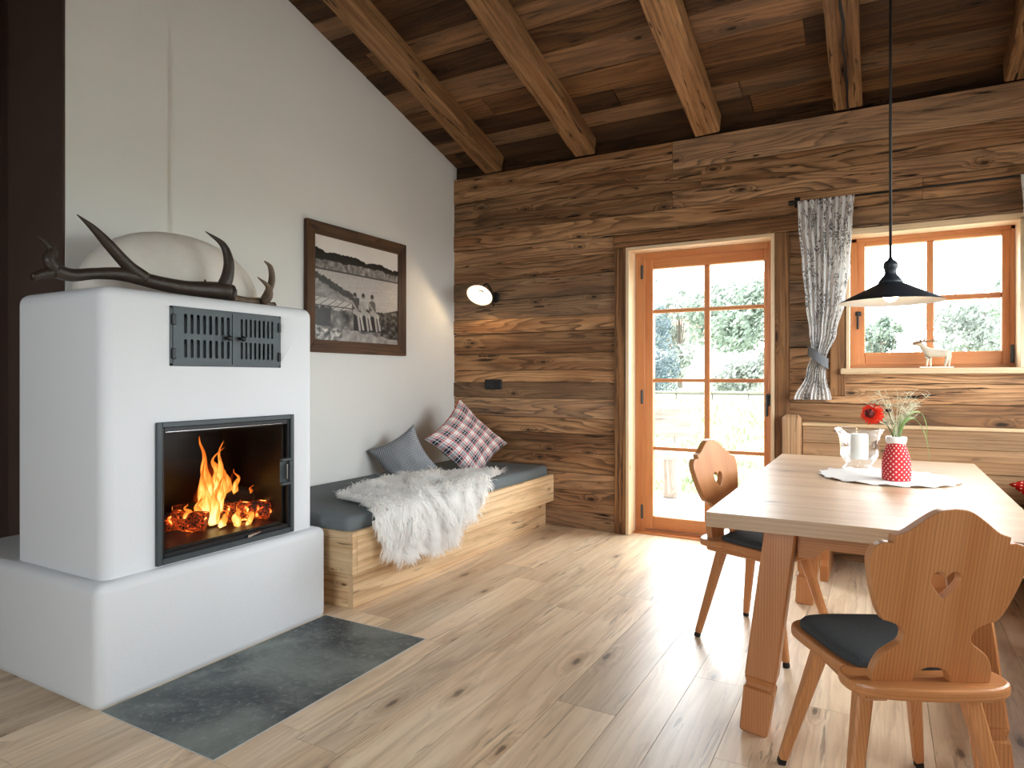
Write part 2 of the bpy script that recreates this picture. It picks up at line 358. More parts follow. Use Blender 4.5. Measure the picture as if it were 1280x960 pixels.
def box(lo, hi, bev=.003, segs=1, rot=None, piv=None):
    bm = bmesh.new(); bmesh.ops.create_cube(bm, size=1)
    lo, hi = V3(lo), V3(hi); c = (lo+hi)/2; d = hi-lo
    for v in bm.verts: v.co = V3((v.co.x*d.x, v.co.y*d.y, v.co.z*d.z))+c
    if bev > 0: bmesh.ops.bevel(bm, geom=bm.edges[:], offset=min(bev, min(d)*.45), segments=segs, affect='EDGES', profile=.5)
    if rot is not None:
        p = V3(piv) if piv is not None else c
        for v in bm.verts: v.co = rot @ (v.co-p)+p
    return bm
def taper(p0, p1, s0, s1, bev=.004, twist=0.0, up=None):
    """square bar from p0 to p1; s = (half width, half depth)"""
    p0, p1 = V3(p0), V3(p1); ax = (p1-p0).normalized()
    u = V3(up) if up else V3((1, 0, 0)); u = (u-ax*u.dot(ax)).normalized(); w = ax.cross(u)
    if twist: q = Matrix.Rotation(twist, 3, ax); u = q @ u; w = q @ w
    bm = bmesh.new(); L = []
    for p, s in ((p0, s0), (p1, s1)):
        L.append([bm.verts.new(p+u*s[0]*a+w*s[1]*b) for a, b in ((-1, -1), (1, -1), (1, 1), (-1, 1))])
    bm.faces.new(L[0][::-1]); bm.faces.new(L[1])
    for i in range(4): bm.faces.new((L[0][i], L[0][(i+1) % 4], L[1][(i+1) % 4], L[1][i]))
    bmesh.ops.recalc_face_normals(bm, faces=bm.faces[:])
    if bev: bmesh.ops.bevel(bm, geom=bm.edges[:], offset=bev, segments=1, affect='EDGES', profile=.5)
    return bm
def lathe(prof, n=32, center=(0, 0, 0), mod=None):
    bm = bmesh.new(); c = V3(center); rows = []
    for r, z in prof:
        if r < 1e-6: rows.append([bm.verts.new(c+V3((0, 0, z)))])
        else:
            row = []
            for i in range(n):
                a = 2*PI*i/n; rr = r*(mod(a, z) if mod else 1)
                row.append(bm.verts.new(c+V3((rr*math.cos(a), rr*math.sin(a), z))))
            rows.append(row)
    for A, B in zip(rows, rows[1:]):
        for i in range(n):
            j = (i+1) % n
            if len(A) == 1 and len(B) == 1: continue
            if len(A) == 1: bm.faces.new((A[0], B[j], B[i]))
            elif len(B) == 1: bm.faces.new((A[i], A[j], B[0]))
            else: bm.faces.new((A[i], A[j], B[j], B[i]))
    bmesh.ops.recalc_face_normals(bm, faces=bm.faces[:])
    return bm
def catmull(pts, per=6):
    pts = [V3(p) for p in pts]; out = []
    for i in range(len(pts)-1):
        p0 = pts[i-1] if i else pts[0]*2-pts[1]; p1, p2 = pts[i], pts[i+1]
        p3 = pts[i+2] if i+2 < len(pts) else pts[-1]*2-pts[-2]
        for k in range(per):
            t = k/per
            out.append(.5*((2*p1)+(p2-p0)*t+(2*p0-5*p1+4*p2-p3)*t*t+(3*p1-p0-3*p2+p3)*t**3))
    out.append(pts[-1]); return out
def tube(pts, radii, n=10, per=6, cap=True):
    ps = catmull(pts, per) if per > 1 else [V3(p) for p in pts]
    if isinstance(radii, (int, float)): radii = [radii]*len(pts)
    rs = []
    for i in range(len(ps)):
        x = i/max(1, len(ps)-1)*(len(radii)-1); k = min(int(x), len(radii)-2); t = x-k
        rs.append(radii[k]*(1-t)+radii[k+1]*t)
    bm = bmesh.new(); rows = []; prev = None
    for i, p in enumerate(ps):
        d = (ps[min(i+1, len(ps)-1)]-ps[max(i-1, 0)])
        d = d.normalized() if d.length > 1e-9 else V3((0, 0, 1))
        if prev is None: u = d.orthogonal().normalized()
        else: u = (prev-d*prev.dot(d)).normalized()
        prev = u; w = d.cross(u)
        rows.append([bm.verts.new(p+(u*math.cos(2*PI*k/n)+w*math.sin(2*PI*k/n))*rs[i]) for k in range(n)])
    for A, B in zip(rows, rows[1:]):
        for i in range(n): bm.faces.new((A[i], A[(i+1) % n], B[(i+1) % n], B[i]))
    if cap: bm.faces.new(rows[0][::-1]); bm.faces.new(rows[-1])
    bmesh.ops.recalc_face_normals(bm, faces=bm.faces[:])
    return bm
def slab_outline(outer, holes, th, mapf, bev=.004):
    """extruded flat outline (2-D loops) -> bmesh; mapf(x, y, t) gives 3-D point"""
    bm = bmesh.new(); ed = []
    for lp in [outer]+holes:
        vs = [bm.verts.new((p[0], p[1], 0)) for p in lp]
        ed += [bm.edges.new((vs[i], vs[(i+1) % len(vs)])) for i in range(len(vs))]
    bmesh.ops.triangle_fill(bm, use_beauty=True, use_dissolve=False, edges=ed)
    bmesh.ops.recalc_face_normals(bm, faces=bm.faces[:])
    if bm.faces[0].normal.z > 0: bmesh.ops.reverse_faces(bm, faces=bm.faces[:])
    fs = bm.faces[:]
    r = bmesh.ops.extrude_face_region(bm, geom=fs)
    for g in r['geom']:
        if isinstance(g, bmesh.types.BMVert): g.co.z = th
    bmesh.ops.recalc_face_normals(bm, faces=bm.faces[:])
    if bev:
        bm.normal_update()
        es = [e for e in bm.edges if len(e.link_faces) == 2 and e.calc_face_angle(0) > .9 and (abs(e.verts[0].co.z-e.verts[1].co.z) < 1e-6)]
        bmesh.ops.bevel(bm, geom=es, offset=bev, segments=2, affect='EDGES', profile=.5)
    for v in bm.verts: v.co = mapf(v.co.x, v.co.y, v.co.z)
    bmesh.ops.recalc_face_normals(bm, faces=bm.faces[:])
    return bm
def outline(segs, per=5):
    """list of corner-to-corner runs (each a list of 2-D points) smoothed and joined"""
    out = []
    for s in segs:
        if len(s) == 2: out += [V3((*s[0], 0))]
        else: out += catmull([(*p, 0) for p in s], per)[:-1]
    return [(p.x, p.y) for p in out]

def tag(o, label=None, cat=None, group=None, kind=None):
    if label: o['label'] = label
    if cat: o['category'] = cat
    if group: o['group'] = group
    if kind: o['kind'] = kind
    return o
def thing(name, label, cat, loc=(0, 0, 0), rz=0.0, group=None, kind=None):
    o = bpy.data.objects.new(name, None); C.objects.link(o); o.location = loc; o.rotation_euler = (0, 0, rz)
    o.empty_display_size = .1
    return tag(o, label, cat, group, kind)
def single(bm, name, mat, label, cat, group=None, kind=None, **kw):
    return tag(MB().add(bm, **kw).build(name, mat), label, cat, group, kind)
def part(bms, name, mat, parent, **kw):
    mb = MB()
    for b in (bms if isinstance(bms, list) else [bms]): mb.add(b, **kw)
    return mb.build(name, mat, parent)

WORLD = set()
_build = MB.build
def _b2(s, name, mats, parent=None, bevel=0.0):
    o = _build(s, name, mats, parent)
    if parent is not None and parent.name in WORLD: o.matrix_parent_inverse = Matrix.Translation(-parent.location)
    return o
MB.build = _b2
def wthing(name, label, cat, loc, group=None, kind=None):
    o = thing(name, label, cat, loc, 0, group, kind); WORLD.add(o.name); return o

# ================================================================== THE ROOM
SL = .2845                    # roof slope (rises towards -y)
CA = math.atan(SL)
XR, YB = 4.5, -6.6            # right wall, rear wall
def ceil_z(y): return 3.076-SL*y

# ---- floor: oak boards running along y
mb = MB()
x = -1.62; rr = random.Random(3)
while x < XR:
    w = rr.choice((.17, .19, .21, .23)); y = YB-rr.uniform(0, 1.5)
    while y < .16:
        L = rr.uniform(1.0, 2.3); y2 = min(y+L, .16)
        lo, hi = max(y, YB), y2
        x0, x1 = x, min(x+w, XR)
        if hi-lo > .02:
            # leave the hearth cut-out free
            segs = [(lo, hi, x0, x1)]
            if x1 > .86 and x0 < 1.48 and hi > -3.5 and lo < -2.395:
                segs = []
                if lo < -3.5: segs.append((lo, -3.5, x0, x1))
                if hi > -2.395: segs.append((-2.395, hi, x0, x1))
                if x1 > 1.48: segs.append((max(lo, -3.5), min(hi, -2.395), 1.48, x1))
                if x0 < .8 and True: segs.append((max(lo, -3.5), min(hi, -2.395), x0, .853))
            t = (rr.random(), rr.random()); off = (rr.uniform(0, 50), rr.uniform(0, 50))
            for a, b, c, d in segs:
                if b-a > .01 and d-c > .004:
                    mb.add(box((c+.0008, a+.0008, -.02), (d-.0008, b-.0008, 0), 0), grain=(0, 1, 0), tint=t, off=off)
        y = y2
    x += w
fl = mb.build('floor', M['floor_wood'])
tag(fl, 'light oiled oak plank floor running towards the wood wall', 'floor', None, 'structure')
sub = single(box((-1.9, YB-.3, -.2), (XR+.3, .3, -.021), 0), 'floor_slab', M['soot'], 'dark subfloor beneath the oak boards', 'floor', None, 'structure')

# ---- back wall: reclaimed planks, openings for door and window
DO = (1.60, 2.665, 0.0, 2.19)       # door reveal
WO = (3.10, 4.03, 1.26, 2.165)      # window reveal
mb = MB(); rr = random.Random(11); z = 0.0
edges = [0, .135, .30, .44, .60, .75, .875, 1.03, 1.16, 1.26, 1.40, 1.575, 1.70, 1.86, 2.02, 2.165, 2.19, 2.31, 2.45, 2.58, 2.73, 2.945]
for z0, z1 in zip(edges, edges[1:]):
    cuts = [(0.0, XR)]
    for (a, b, c, d) in (DO, WO):
        if z0 < d-.001 and z1 > c+.001:
            n = []
            for (p, q) in cuts:
                if q <= a or p >= b: n.append((p, q)); continue
                if p < a: n.append((p, a))
                if q > b: n.append((b, q))
            cuts = n
    for p, q in cuts:
        xs = [p]
        while q-xs[-1] > 3.0: xs.append(xs[-1]+rr.uniform(1.6, 3.6))
        if len(xs) > 1 and q-xs[-1] < .35: xs.pop()
        xs.append(q)
        for a, b in zip(xs, xs[1:]):
            dy = rr.uniform(-.006, .006)
            bm = box((a+.001, dy, z0+.0022), (b-.001, .05, z1-.0022), 0)
            bmesh.ops.subdivide_edges(bm, edges=[e for e in bm.edges if abs(e.verts[0].co.x-e.verts[1].co.x) > .2], cuts=max(1, int((b-a)/.12)))
            for v in bm.verts:
                if v.co.y < .03 and 0.02 < v.co.z < 2.9:
                    v.co.z += (mnoise.noise(V3((v.co.x*2.3, z0*7 if v.co.z < (z0+z1)/2 else z1*7, .3)))*.006)
            mb.add(bm, grain=(1, 0, 0), tint=(rr.random(), rr.random()))
wb = mb.build('wall_back', M['wall_wood'])
tag(wb, 'long wall of brown reclaimed horizontal planks with door and window', 'wall', None, 'structure')
# core of that wall behind the planks (with the same openings), and the recessed board between the rafters
mb = MB()
for lo, hi in (((-.3, .045, -.2), (DO[0], .28, 3.3)), ((DO[0], .045, DO[3]), (DO[1], .28, 3.3)), ((DO[1], .045, -.2), (WO[0], .28, 3.3)),
               ((WO[0], .045, -.2), (WO[1], .28, WO[2])), ((WO[0], .045, WO[3]), (WO[1], .28, 3.3)), ((WO[1], .045, -.2), (XR+.3, .28, 3.3))):
    mb.add(box(lo, hi, 0), grain=(1, 0, 0), tint=(.0, .3))
tag(mb.build('wall_back_core', M['ceil_wood']), 'dark timber core and infill boards behind the wall planks', 'wall', None, 'structure')

# ---- left gable wall (white plaster) with its step and end return
def prism(poly, x0, x1, name, mat, label):
    bm = bmesh.new()
    A = [bm.verts.new((x0, y, z)) for y, z in poly]; B = [bm.verts.new((x1, y, z)) for y, z in poly]
    n = len(poly); bm.faces.new(A); bm.faces.new(B[::-1])
    for i in range(n): bm.faces.new((A[i], B[i], B[(i+1) % n], A[(i+1) % n]))
    bmesh.ops.recalc_face_normals(bm, faces=bm.faces[:])
    return tag(MB().add(bm).build(name, mat), label, 'wall', None, 'structure')
prism([(-2.70, -.2), (.045, -.2), (.045, 3.4), (-2.70, 4.1)], -.47, 0, 'wall_left', M['white_plaster'], 'white plastered gable wall rising to the wooden ceiling')
prism([(-3.196, -.2), (-2.70, -.2), (-2.70, 4.3), (-3.196, 4.3)], -.47, .022, 'wall_left_chimney', M['white_plaster'], 'white chimney strip of the gable wall above the stove')
tag(MB().add(box((-.485, -3.206, -.1), (.016, -3.196, 4.4), 0)).build('wall_return', M['dark_brown']), 'dark brown end face of the gable wall left of the stove', 'wall', None, 'structure')
# passage beyond
tag(MB().add(box((-1.9, -6.9, -.2), (-1.6, .3, 5.4), 0)).add(box((-1.7, -2.9, -.2), (-.4, -2.7, 5.2), 0)).build('wall_passage', M['dark_brown']), 'dark brown wall of the passage at the left edge', 'wall', None, 'structure')
# right wall with a window opening, rear wall with a wide glazed opening (both outside the picture)
mb = MB(); q = (-3.0, -.25, .93, 2.05)
for lo, hi in (((XR, YB-.3, -.2), (XR+.25, q[0], 5.4)), ((XR, q[1], -.2), (XR+.25, .3, 5.4)), ((XR, q[0], -.2), (XR+.25, q[1], q[2])), ((XR, q[0], q[3]), (XR+.25, q[1], 5.4))):
    mb.add(box(lo, hi, 0))
tag(mb.build('wall_right', M['room_wall']), 'plastered right wall beside the dining corner', 'wall', None, 'structure')
mb = MB(); q = (1.5, 3.1, .9, 2.2)
for lo, hi in (((-1.9, YB-.25, -.2), (q[0], YB, 5.4)), ((q[1], YB-.25, -.2), (XR+.25, YB, 5.4)), ((q[0], YB-.25, -.2), (q[1], YB, q[2])), ((q[0], YB-.25, q[3]), (q[1], YB, 5.4))):
    mb.add(box(lo, hi, 0))
tag(mb.build('wall_rear', M['room_wall']), 'plastered rear wall with a wide window opening', 'wall', None, 'structure')

# glazed frames in those two openings
def big_window(name, label, axis, a0, a1, z0, z1, d0):
    def bx(u0, u1, w0, w1, t0, t1, b=.003): return box((d0+t0, u0, w0), (d0+t1, u1, w1), b) if axis == 'x' else box((u0, d0-t1, w0), (u1, d0-t0, w1), b)
    t = wthing(name, label, 'window', (d0, (a0+a1)/2, z0) if axis == 'x' else ((a0+a1)/2, d0, z0), kind='structure')
    m_ = (a0+a1)/2
    part([bx(a0, a0+.06, z0, z1, .06, .13), bx(a1-.06, a1, z0, z1, .06, .13), bx(a0+.06, a1-.06, z1-.06, z1, .06, .13), bx(a0+.06, a1-.06, z0, z0+.06, .06, .13), bx(m_-.04, m_+.04, z0+.06, z1-.06, .06, .13)], 'frame', M['door_wood'], t)
    part(bx(a0+.05, a1-.05, z0+.05, z1-.05, .092, .098, 0), 'pane', M['pane'], t)
big_window('window_2', 'wide larch window in the right wall over the bench', 'x', -3.0, -.25, .93, 2.05, XR)
big_window('window_3', 'larch window in the rear wall', 'y', 1.5, 3.1, .9, 2.2, YB)

# ---- ceiling boards (along x) on the slope, with the light-blocking slab above
def slope_pt(x, s, h): return V3((x, .05-s*math.cos(CA)+h*math.sin(CA), ceil_z(.05)+s*math.sin(CA)+h*math.cos(CA)))
def slope_box(x0, x1, s0, s1, h0, h1, bev=.003):
    bm = box((x0, s0, h0), (x1, s1, h1), bev)
    for v in bm.verts: v.co = slope_pt(v.co.x, v.co.y, v.co.z)
    bmesh.ops.recalc_face_normals(bm, faces=bm.faces[:])
    return bm
mb = MB(); rr = random.Random(23); s = -.02
while s < 7.0:
    w = rr.choice((.16, .19, .22, .25)); x = -1.7-rr.uniform(0, 2)
    while x < XR+.1:
        L = rr.uniform(1.6, 3.4); x2 = min(x+L, XR+.1)
        mb.add(slope_box(max(x, -1.7)+.001, x2-.001, s+.001, s+w-.001, rr.uniform(-.002, .004), .03), grain=(1, 0, 0), tint=(rr.random()**1.3, rr.random()))
        x = x2
    s += w
tag(mb.build('ceiling', M['ceil_wood']), 'sloping ceiling of dark brown reclaimed boards', 'ceiling', None, 'structure')
tag(MB().add(slope_box(-2.0, XR+.4, -.5, 7.4, .031, .25, 0)).build('ceiling_light_block', M['soot']), 'unseen dark roof slab over the ceiling boards, added to block light', 'ceiling', None, 'structure')  # unseen slab, added so that no sky light leaks through the boards
BL = ['leftmost rafter, rough hewn and split, running beside the white gable wall', 'second rafter from the gable wall, rough hewn brown timber',
      'pale third rafter, ending above the left part of the glass door', 'fourth rafter with a long dark split along its underside', 'rafter at the right edge of the ceiling above the window']
for i, xc in enumerate((.435, 1.268, 2.215, 3.111, 4.02)):
    rr = random.Random(50+i); hw = (.083, .082, .09, .084, .09)[i]
    bm = slope_box(xc-hw, xc+hw, .052, 6.8, -.142, 0.0, 0)
    bmesh.ops.subdivide_edges(bm, edges=[e for e in bm.edges if (e.verts[0].co-e.verts[1].co).length > 2], cuts=40)
    bmesh.ops.bevel(bm, geom=[e for e in bm.edges if len(e.link_faces) == 2 and e.calc_face_angle(0) > 1.2], offset=.008, segments=1, affect='EDGES', profile=.5)
    for v in bm.verts:
        n = mnoise.noise_vector(V3((i*9+v.co.x*3, v.co.y*2.4, v.co.z*3)))
        v.co += n*.009
    mb = MB().add(bm, grain=(0, -math.cos(CA), math.sin(CA)), tint=((.35, .5, .95, .2, .25)[i], .5))
    if i == 3:   # drying split, a dark wedge-shaped crack
        bm2 = bmesh.new(); prev = None
        for k in range(60):
            ss = .06+k*.06; p = slope_pt(xc+.012*mnoise.noise(V3((k*.35, 1, 2)))+.004, ss, -.1515-.004)
            wd = .006+.005*abs(mnoise.noise(V3((k*.9, 4, 2))))
            a, b = bm2.verts.new(p+V3((-wd, 0, 0))), bm2.verts.new(p+V3((wd, 0, 0)))
            if prev: bm2.faces.new((prev[0], prev[1], b, a))
            prev = (a, b)
        mb.add(bm2, mi=1)
    o = mb.build('ceiling_beam', [M['beam_wood'], M['foot_black']])
    tag(o, BL[i], 'rafter', 'rafters under the ceiling', 'structure')

# ---- door: casing trims, lining, frame, sash
tag(MB().add(box((1.508, -.030, 0), (1.60, .04, 2.19), .006), tint=(.5, .5)).build('trim_1', M['trim_wood']), 'old timber jamb on the left of the glass door', 'door trim', None, 'structure')
tag(MB().add(box((2.665, -.030, 0), (2.757, .04, 2.19), .006), tint=(.4, .5)).build('trim_2', M['trim_wood']), 'old timber jamb on the right of the glass door', 'door trim', None, 'structure')
tag(MB().add(box((1.50, -.036, 2.192), (2.98, .04, 2.292), .008), tint=(.4, .5)).build('trim_3', M['trim_wood']), 'old timber lintel over the glass door', 'door trim', None, 'structure')
tag(MB().add(box((3.005, -.026, 1.08), (3.096, .04, 2.19), .005), tint=(.6, .5)).build('trim_4', M['trim_wood']), 'short old timber jamb left of the window behind the curtain', 'window trim', None, 'structure')

d = wthing('door_1', 'glazed garden door of orange larch with eight panes', 'door', (2.13, .15, 0), kind='structure')
part([box((1.600, -.033, 0), (1.625, .125, 2.165), .002), box((2.640, -.033, 0), (2.664, .125, 2.165), .002)], 'lining', M['lining_wood'], d, tint=(.7, .5))
part(box((1.60, -.033, 2.165), (2.664, .125, 2.190), .002), 'head_lining', M['lining_wood'], d, tint=(.7, .5))
part([box((1.625, .125, 0), (1.70, .215, 2.165), .003), box((2.60, .125, 0), (2.66, .215, 2.165), .003), box((1.70, .125, 2.115), (2.60, .215, 2.165), .003), box((1.70, .115, 0), (2.60, .215, .022), .003)], 'frame', M['door_wood'], d, tint=(.1, .5))
SX0, SX1, SZ0, SZ1 = 1.688, 2.645, .028, 2.128
GX0, GX1, GZ0, GZ1 = 1.760, 2.570, .128, 2.040
sash = part([box((SX0, .138, SZ0), (GX0, .20, SZ1), .004), box((GX1, .138, SZ0), (SX1, .20, SZ1), .004), box((GX0, .140, GZ1), (GX1, .20, SZ1), .004), box((GX0, .140, SZ0), (GX1, .20, GZ0), .004)], 'sash', M['door_wood'], d, tint=(.55, .5))
part([box((2.147, .152, GZ0), (2.188, .188, GZ1), .005)]+[box((GX0, .154, z-.014), (GX1, .186, z+.014), .005) for z in (1.712, 1.178, .652)], 'glazing_bars', M['door_wood'], sash, tint=(.35, .5))
part(box((GX0-.01, .166, GZ0-.01), (GX1+.01, .174, GZ1+.01), 0), 'pane', M['pane'], sash)
h = part([box((2.592, .124, .995), (2.622, .140, 1.085), .005), box((2.594, .098, 1.062), (2.620, .126, 1.082), .004), box((2.589, .088, .925), (2.607, .102, 1.082), .005)], 'handle', M['black_plastic'], sash)
for z in (.16, 1.05, 2.02): part(box((1.668, .118, z-.055), (1.686, .140, z+.055), .004), 'hinge', M['steel'], sash)
part(box((1.625, .06, -.005), (2.64, .135, .012), .004), 'threshold', M['door_wood'], d, tint=(.3, .5))

# ---- window
w = wthing('window_1', 'four pane larch window above the corner bench', 'window', (3.56, .15, 1.26), kind='structure')
part([box((3.100, -.03, 1.26), (3.120, .125, 2.14), .002), box((4.010, -.03, 1.26), (4.03, .125, 2.14), .002), box((3.10, -.03, 2.125), (4.03, .125, 2.165), .002)], 'lining', M['lining_wood'], w, tint=(.75, .5))
part([box((3.12, .125, 1.26), (3.16, .21, 2.125), .003), box((3.985, .125, 1.26), (4.01, .21, 2.125), .003), box((3.12, .125, 2.10), (4.01, .21, 2.165), .003), box((3.12, .12, 1.26), (4.01, .21, 1.285), .003)], 'frame', M['door_wood'], w, tint=(.1, .5))
ws = part([box((3.140, .138, 1.283), (3.206, .2, 2.145), .004), box((3.945, .138, 1.283), (4.005, .2, 2.145), .004), box((3.206, .14, 2.075), (3.945, .2, 2.145), .004), box((3.206, .14, 1.283), (3.945, .2, 1.365), .004)], 'sash', M['door_wood'], w, tint=(.5, .5))
part([box((3.555, .150, 1.365), (3.594, .188, 2.075), .005), box((3.206, .152, 1.692), (3.945, .186, 1.726), .005)], 'glazing_bars', M['door_wood'], ws, tint=(.35, .5))
part(box((3.196, .166, 1.355), (3.955, .174, 2.085), 0), 'pane', M['pane'], ws)
part([box((3.15, .112, 1.61), (3.185, .14, 1.64), .006), box((3.157, .105, 1.52), (3.172, .118, 1.635), .005)], 'handle', M['black_plastic'], ws)
part(box((3.985, .112, 1.29), (4.003, .140, 1.40), .004), 'hinge', M['steel'], ws)
part(box((3.068, -.062, 1.222), (4.10, .125, 1.260), .006), 'sill', M['lining_wood'], w, tint=(.5, .5))

# ================================================================== STOVE
st = wthing('tiled_stove', 'white plastered wood stove with glass fire door and grey vent doors', 'stove', (.5, -2.95, 0))
def rounded(lo, hi, r, segs=5, tz=0.0):
    bm = box(lo, hi, r, segs)
    if tz:
        c = (V3(lo)+V3(hi))/2
        for v in bm.verts:
            k = 1-tz*(v.co.z-lo[2]); v.co.x = c.x+(v.co.x-c.x)*k; v.co.y = c.y+(v.co.y-c.y)*k
    return bm
FX = .800                        # tower front plane
FB = (-3.259, -2.563, .453, 1.022)  # fire door frame y0 y1 z0 z1
VB = (-3.200, -2.637, 1.247, 1.491)
def obj_from(bm, name):
    me = bpy.data.meshes.new(name); bm.to_mesh(me); bm.free(); o = bpy.data.objects.new(name, me); C.objects.link(o); return o
tw = obj_from(rounded((.165, -3.462, .36), (FX, -2.425, 1.545), .045, 6), 'cut_a')
cutters = [obj_from(box((.30, FB[0]+.012, FB[2]+.012), (1.0, FB[1]-.012, FB[3]-.012), 0), 'cut_b'), obj_from(box((.62, VB[0]+.008, VB[2]+.008), (1.0, VB[1]-.008, VB[3]-.008), 0), 'cut_c')]
for c in cutters:
    md = tw.modifiers.new('b', 'BOOLEAN'); md.operation = 'DIFFERENCE'; md.object = c; md.solver = 'EXACT'
bpy.context.view_layer.update()
dg = bpy.context.evaluated_depsgraph_get(); ev = tw.evaluated_get(dg)
bt = bmesh.new(); bt.from_mesh(ev.to_mesh())
for o in [tw]+cutters:
    me = o.data; bpy.data.objects.remove(o); bpy.data.meshes.remove(me)
bmesh.ops.triangulate(bt, faces=[f for f in bt.faces if len(f.verts) > 4])
mb = MB(); mb.add(bt)
base = rounded((-.34, -3.512, -.012), (.852, -2.388, .447), .035, 5)
mb.add(base)
mb.add(box((.005, -3.19, .1), (.2, -2.45, 1.50), .02, 3))
body = mb.build('body', M['stove_plaster'], st)
body.data.polygons.foreach_set('use_smooth', [p.area < .02 for p in body.data.polygons]); body.data.update()
# fire chamber lining (inside the opening)
y0, y1, z0, z1 = FB
part([box((.335, y0+.013, z0+.013), (.345, y1-.013, z1-.013), 0), box((.34, y0+.013, z0+.013), (FX-.02, y0+.05, z1-.013), 0), box((.34, y1-.05, z0+.013), (FX-.02, y1-.013, z1-.013), 0),
      box((.34, y0+.02, z0+.013), (FX-.02, y1-.02, z0+.055), 0), box((.34, y0+.02, z1-.05), (FX-.02, y1-.02, z1-.013), 0)], 'fire_chamber', M['soot'], st)
fd = part([box((FX-.02, y0, z0), (FX+.014, y0+.022, z1), .003), box((FX-.02, y1-.022, z0), (FX+.014, y1, z1), .003), box((FX-.02, y0+.022, z1-.022), (FX+.014, y1-.022, z1), .003), box((FX-.02, y0+.022, z0), (FX+.014, y1-.022, z0+.026), .003)], 'fire_door', M['steel'], st)
part([box((FX-.018, y0+.022, z0+.026), (FX+.004, y0+.034, z1-.022), .002), box((FX-.018, y1-.034, z0+.026), (FX+.004, y1-.022, z1-.022), .002), box((FX-.018, y0+.034, z1-.046), (FX+.004, y1-.034, z1-.022), .002), box((FX-.018, y0+.034, z0+.026), (FX+.004, y1-.034, z0+.044), .002)], 'inner_frame', M['black_steel'], fd)
part(box((FX-.012, y0+.03, z0+.04), (FX-.007, y1-.03, z1-.04), 0), 'glass', M['fire_glass'], fd)
part(box((FX+.001, y0+.04, z1-.043), (FX+.008, y1-.07, z1-.037), .002), 'air_rail', M['chrome'], fd)
part([box((FX+.002, y1-.082, .685), (FX+.020, y1-.022, .700), .003), box((FX+.002, y1-.082, .800), (FX+.020, y1-.022, .815), .003), box((FX+.002, y1-.036, .70), (FX+.020, y1-.022, .80), .003), box((FX+.002, y1-.082, .70), (FX+.006, y1-.036, .80), .001)], 'handle', M['steel'], fd)
part(box((FX+.012, y1-.056, .715), (FX+.026, y1-.048, .79), .003), 'handle_bar', M['chrome'], fd)
part(taper((FX+.012, y1-.27, z0+.030), (FX+.012, y1-.20, z0+.040), (.004, .007), (.004, .002), .001), 'latch', M['chrome'], fd)
# vent doors with punched slots
y0, y1, z0, z1 = VB
part([box((FX-.010, y0, z0), (FX+.004, y0+.014, z1), .002), box((FX-.010, y1-.014, z0), (FX+.004, y1, z1), .002), box((FX-.010, y0, z0), (FX+.004, y1, z0+.012), .002), box((FX-.010, y0, z1-.012), (FX+.004, y1, z1), .002)], 'vent_frame', M['steel'], st)
part(box((FX-.10, y0+.012, z0+.012), (FX-.09, y1-.012, z1-.012), 0), 'vent_back', M['black_steel'], st)
def slotted(y0, y1, z0, z1, ya, yb, n, rows, x0, x1):
    """one plate with rounded punched slots"""
    bm = bmesh.new(); yc = [ya+(yb-ya)*i/n for i in range(n+1)]
    def quad(a, b, c, d): bm.faces.new([bm.verts.new((x1, *p)) for p in ((a, c), (b, c), (b, d), (a, d))])
    quad(y0, ya, z0, z1); quad(yb, y1, z0, z1)
    zs = [z0]+[q for r in rows for q in r]+[z1]
    for k in range(0, len(zs), 2): quad(ya, yb, zs[k], zs[k+1])
    for (za, zb) in rows:
        for a, b in zip(yc, yc[1:]):
            w = (b-a)*.25; c = (a+b)/2; m = 6; slot = []; rect = []
            for i in range(2*m+2):
                top = i <= m; t = PI*(i if top else i-1)/m
                t = PI*i/m if top else PI+PI*(i-m-1)/m
                sy, sz = c+w*math.cos(t), (zb-.006-w if top else za+.006+w)+w*math.sin(t)
                slot.append((sy, sz))
                if top: rect.append((b if i == 0 else a if i == m else c+(b-a)*.5*math.cos(t), zb if 0 < i < m else zb))
                else: rect.append((a if i == m+1 else b if i == 2*m+1 else c+(b-a)*.5*math.cos(t), za))
            S = [bm.verts.new((x1, *p)) for p in slot]; Q = [bm.verts.new((x1, *p)) for p in rect]; k = len(S)
            for i in range(k): 
                bm.faces.new((Q[i], Q[(i+1) % k], S[(i+1) % k], S[i]))
    bmesh.ops.remove_doubles(bm, verts=bm.verts[:], dist=1e-5)
    bmesh.ops.recalc_face_normals(bm, faces=bm.faces[:])
    r = bmesh.ops.extrude_face_region(bm, geom=bm.faces[:])
    for g in r['geom']:
        if isinstance(g, bmesh.types.BMVert): g.co.x = x0
    bmesh.ops.recalc_face_normals(bm, faces=bm.faces[:])
    return bm
ym = y0+(y1-y0)*.515
zr = [(z0+.028, z0+.118), (z0+.128, z0+.222)]
for k, (a, b) in enumerate(((y0+.012, ym-.002), (ym+.002, y1-.012))):
    lp, rp = (.04, .004) if k == 0 else (.035, .03)
    n = 8 if k == 0 else 8
    vd = part(slotted(a, b, z0+.010, z1-.010, a+lp, b-rp, n, zr, FX+.001, FX+.007), 'vent_door', M['steel'], st)
    ky = b-.028 if k == 0 else a+.040
    kb = lathe([(0, .030), (.010, .029), (.013, .022), (.010, .014), (.006, .010), (.006, 0)], 14)
    for v in kb.verts: v.co = V3((FX+.006+v.co.z, ky+v.co.x, (z0+z1)/2+.003+v.co.y))
    part(kb, 'knob', M['black_steel'], vd, smooth=True)
    hy = a-.002 if k == 0 else b-.006
    for zz in (z0+.05, z1-.055): part(box((FX+.002, hy-.004, zz-.022), (FX+.014, hy+.012, zz+.022), .003), 'hinge', M['black_steel'], vd)

